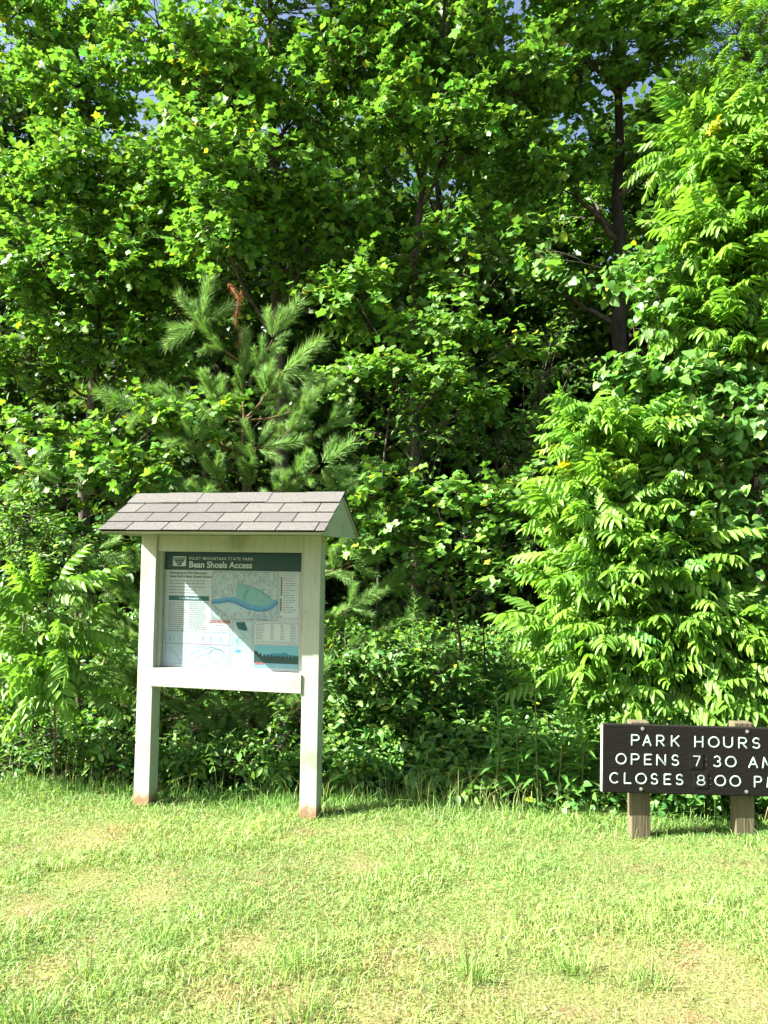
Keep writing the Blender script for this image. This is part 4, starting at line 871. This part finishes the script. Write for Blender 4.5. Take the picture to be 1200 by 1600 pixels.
    strokes('corridor_roads', [wander(0.53, 0.62, 10, 0.009, 0.011, 0.003), wander(0.60, 0.68, 10, -0.004, 0.014, 0.005), wander(0.55, 0.73, 9, 0.010, -0.003, 0.005), wander(0.56, 0.79, 9, 0.009, 0.008, 0.004), wander(0.61, 0.67, 7, 0.006, 0.009, 0.003)], K['grey'], 3, 0.002)
    rect('trail_table', 0.670, 0.600, 0.984, 0.782, K['pale'], 1); frame('table_frame', 0.670, 0.600, 0.984, 0.782, K['grey'], 2, 0.0016)
    for u0, u1 in ((0.682, 0.745), (0.785, 0.812), (0.855, 0.885), (0.925, 0.970)): lines('table_lines', u0, u1, np.arange(0.610, 0.745, 0.0135), K['lite'], 2, 0.005, r, 0.35)
    lines('table_lines', 0.682, 0.975, (0.752, 0.766), K['lite'], 2, 0.004, r, 0.05)
    rect('river_photo', 0.670, 0.787, 0.984, 0.975, K['sky'], 1)
    poly('photo_mountain', [(0.74,0.872),(0.80,0.852),(0.84,0.850),(0.870,0.848),(0.885,0.838),(0.900,0.840),(0.912,0.856),(0.984,0.868),(0.984,0.90),(0.74,0.90)], K['hill'], 2)
    u = np.linspace(0.670, 0.984, 40); tree = [(a, 0.872 + 0.012*math.sin(i*1.9) + 0.006*math.sin(i*4.1) - (0.045*max(0, 1-(a-0.670)/0.06))) for i, a in enumerate(u)]
    poly('photo_trees', tree + [(0.984, 0.940), (0.670, 0.940)], K['wood'], 3); rect('photo_water', 0.670, 0.936, 0.984, 0.975, K['water'], 4)
    poly('photo_canoe', [(0.675,0.933),(0.745,0.933),(0.738,0.952),(0.682,0.952)], K['canoe'], 5)
    q = MB(); q.box(-0.6160, 0.6010, 0.0150, 0.0178, 1.1335, 2.0955); q.build('pane', pane_mat(), root)
kiosk()

# ------------------------------------------------------------------ park hours sign
def arc(cx, cz, rx, rz_, a0, a1, n=14): return [(cx + rx*math.cos(math.radians(a)), cz + rz_*math.sin(math.radians(a))) for a in np.linspace(a0, a1, n)]
GL = {'P': [[(0, 0), (0, 1)], [(0, 1), (.5, 1)] + arc(.55, .73, .45, .27, 90, -90) + [(0, .46)]],
      'A': [[(0, 0), (.5, 1), (1, 0)], [(.2, .3), (.8, .3)]],
      'R': [[(0, 0), (0, 1)], [(0, 1), (.5, 1)] + arc(.55, .73, .42, .27, 90, -90) + [(0, .46)], [(.45, .46), (1, 0)]],
      'K': [[(0, 0), (0, 1)], [(.95, 1), (.05, .42)], [(.33, .58), (1, 0)]],
      'H': [[(0, 0), (0, 1)], [(1, 0), (1, 1)], [(0, .48), (1, .48)]],
      'O': [arc(.5, .5, .5, .5, 90, 450, 28)], '0': [arc(.5, .5, .5, .5, 90, 450, 28)],
      'U': [[(0, 1), (0, .4)] + arc(.5, .42, .5, .42, 180, 360) + [(1, 1)]],
      'S': [arc(.5, .74, .42, .26, 30, 260, 14) + arc(.5, .25, .47, .25, 88, -150, 14)],
      'E': [[(1, 1), (0, 1), (0, 0), (1, 0)], [(0, .5), (.85, .5)]],
      'N': [[(0, 0), (0, 1), (1, 0), (1, 1)]], 'C': [arc(.55, .5, .52, .5, 50, 310, 22)], 'L': [[(0, 1), (0, 0), (1, 0)]],
      '7': [[(0, 1), (1, 1), (.45, 0)]], '3': [arc(.42, .74, .45, .26, 140, -90, 14) + arc(.42, .24, .53, .26, 88, -145, 14)],
      '8': [arc(.5, .75, .40, .25, 90, 450, 22), arc(.5, .25, .5, .25, 90, 450, 22)], 'M': [[(0, 0), (.12, 1), (.5, .25), (.88, 1), (1, 0)]]}
def hours_sign():
    D = 5.45; px = D/F; zp = 0.25*px
    c = P(1088.5, 1188.5, D); bx = c[0]; g = float(gz(bx, D))
    root = empty('hours_sign', (bx, D, g), math.radians(0.5)); tag(root, 'dark brown wooden park hours sign on two weathered posts', 'sign')
    brown = plain('dark_brown_board', (0.010, 0.009, 0.0075), 0.75, 0.15, 0.25, 60.0, 0.3, 90.0, (0.15, 1, 1)); white = plain('pale_blue_letter_paint', (0.32, 0.385, 0.385), 0.6, 0.3, 0.1, 60.0)
    wood = plain('weathered_post', (0.10, 0.088, 0.052), 0.9, 0.2, 0.35, 26.0, 0.8, 60.0, (1, 1, 0.08)); edge = plain('sunlit_board_edge', (0.32, 0.30, 0.27), 0.7, 0.3, 0.2)
    cz = c[2] - g; W_, H_ = 289*px, 103*px
    bd = empty('board', (0, 0, cz)); bd.parent = root; bd.rotation_euler.y = math.radians(0.95)
    q = MB(); q.box(-W_/2, W_/2, 0.0, 0.045, -H_/2, H_/2); q.build('board_face', brown, bd, 0.006, 3)
    q = MB(); q.box(-W_/2-0.0025, -W_/2+0.004, 0.004, 0.0475, -H_/2+0.003, H_/2-0.003); q.build('board_edge', edge, bd, 0.001)  # sunlit left edge of the board, its brightness painted in as a pale strip
    def X(zx): return -W_/2 + (zx - 183)*zp
    def Z(zy): return H_/2 - zy*zp
    def letter(ch, z0, z1, top, rad=0.0062, hgt=70):
        tb = Tubes(); lo = np.array([0.0, 0, 0])
        for st in GL[ch]:
            p = np.array(st, float); out = [p[0]]
            for a, b in zip(p[:-1], p[1:]):
                if np.linalg.norm(b-a) > 0.25: out += [a + (b-a)*u for u in (0.04, 0.5, 0.96)]
                out.append(b)
            p = np.array(out); w3 = np.stack([X(z0) + rad + p[:, 0]*((z1-z0)*zp - 2*rad), np.zeros(len(p)), Z(top+hgt) + rad + p[:, 1]*(hgt*zp - 2*rad)], -1)
            closed = np.linalg.norm(w3[0]-w3[-1]) < 1e-4
            if not closed:
                d0 = norm(w3[0]-w3[1]); d1 = norm(w3[-1]-w3[-2])
                w3 = np.concatenate([[w3[0]+d0*rad*1.0, w3[0]+d0*rad*0.8], w3, [w3[-1]+d1*rad*0.8, w3[-1]+d1*rad*1.0]]); rr = np.full(len(w3), rad); rr[[0, -1]] = rad*0.05; rr[[1, -2]] = rad*0.62
            else: rr = np.full(len(w3), rad)
            t = norm(np.gradient(w3, axis=0)); sd = np.cross(t, (0, 1.0, 0)); a = np.arange(8)*2*np.pi/8
            ring = w3[:, None] + rr[:, None, None]*(np.cos(a)[None, :, None]*norm(sd)[:, None] + np.sin(a)[None, :, None]*np.array((0, 0.45, 0)))
            m = len(w3); i = np.arange(m-1)[:, None]*8; j = np.arange(8)[None]; k = (j+1) % 8
            tb.V.append(ring.reshape(-1, 3)); tb.L.append(np.stack([i+j, i+k, i+8+k, i+8+j], -1).reshape(-1) + tb.n); tb.S.append(np.full((m-1)*8, 4)); tb.n += m*8
        tb.build('letter', white, bd, np.zeros(3))
    for ch, a, b in zip('PARKHOURS', (357,428,512,603,747,832,925,1018,1103), (412,485,566,658,805,905,988,1075,1157)): letter(ch, a, b, 57)
    for ch, a, b in zip('OPENS30AM', (263,357,438,513,605,865,937,1080,1165), (333,412,488,575,657,917,1010,1142,1238)): letter(ch, a, b, 173)
    for ch, a, b in zip('CLOSES00PM', (225,315,385,478,560,632,872,965,1115,1192), (287,363,458,528,607,683,945,1037,1167,1265)): letter(ch, a, b, 289)
    for z0, z1, top, ch in ((718, 800, 162, '7'), (742, 830, 277, '8')):
        q = MB(); q.box(X(z0), X(z1), -0.0035, 0.002, Z(top+92), Z(top)); q.build('number_plate', brown, bd, 0.001)
        letter(ch, z0+14, z1-10, top+9, 0.0098, 74)
    dull = plain('dull_colon_dot', (0.10, 0.095, 0.085), 0.7, 0.3)
    for zx, top in ((820, 173), (846, 289)):
        for zz in (22, 58): q = MB(); q.cyl((X(zx), 0.001, Z(top+zz)), (0, -1, 0), 0.004, 0.002, 8); q.build('colon_dot', dull, bd)
    for zx, zz in ((427, 22), (1073, 22), (420, 385), (1068, 385)): q = MB(); q.cyl((X(zx), 0.001, Z(zz)), (0, -1, 0), 0.0125, 0.004, 12); q.build('bolt', M['steel'], bd)
    for zx in (427, 1073):
        x = X(zx) + 0.004; q = MB(); q.box(x-0.07, x+0.07, 0.048, 0.140, -0.12, cz + H_/2 + 0.018); q.build('post', wood, root, 0.006)
hours_sign()
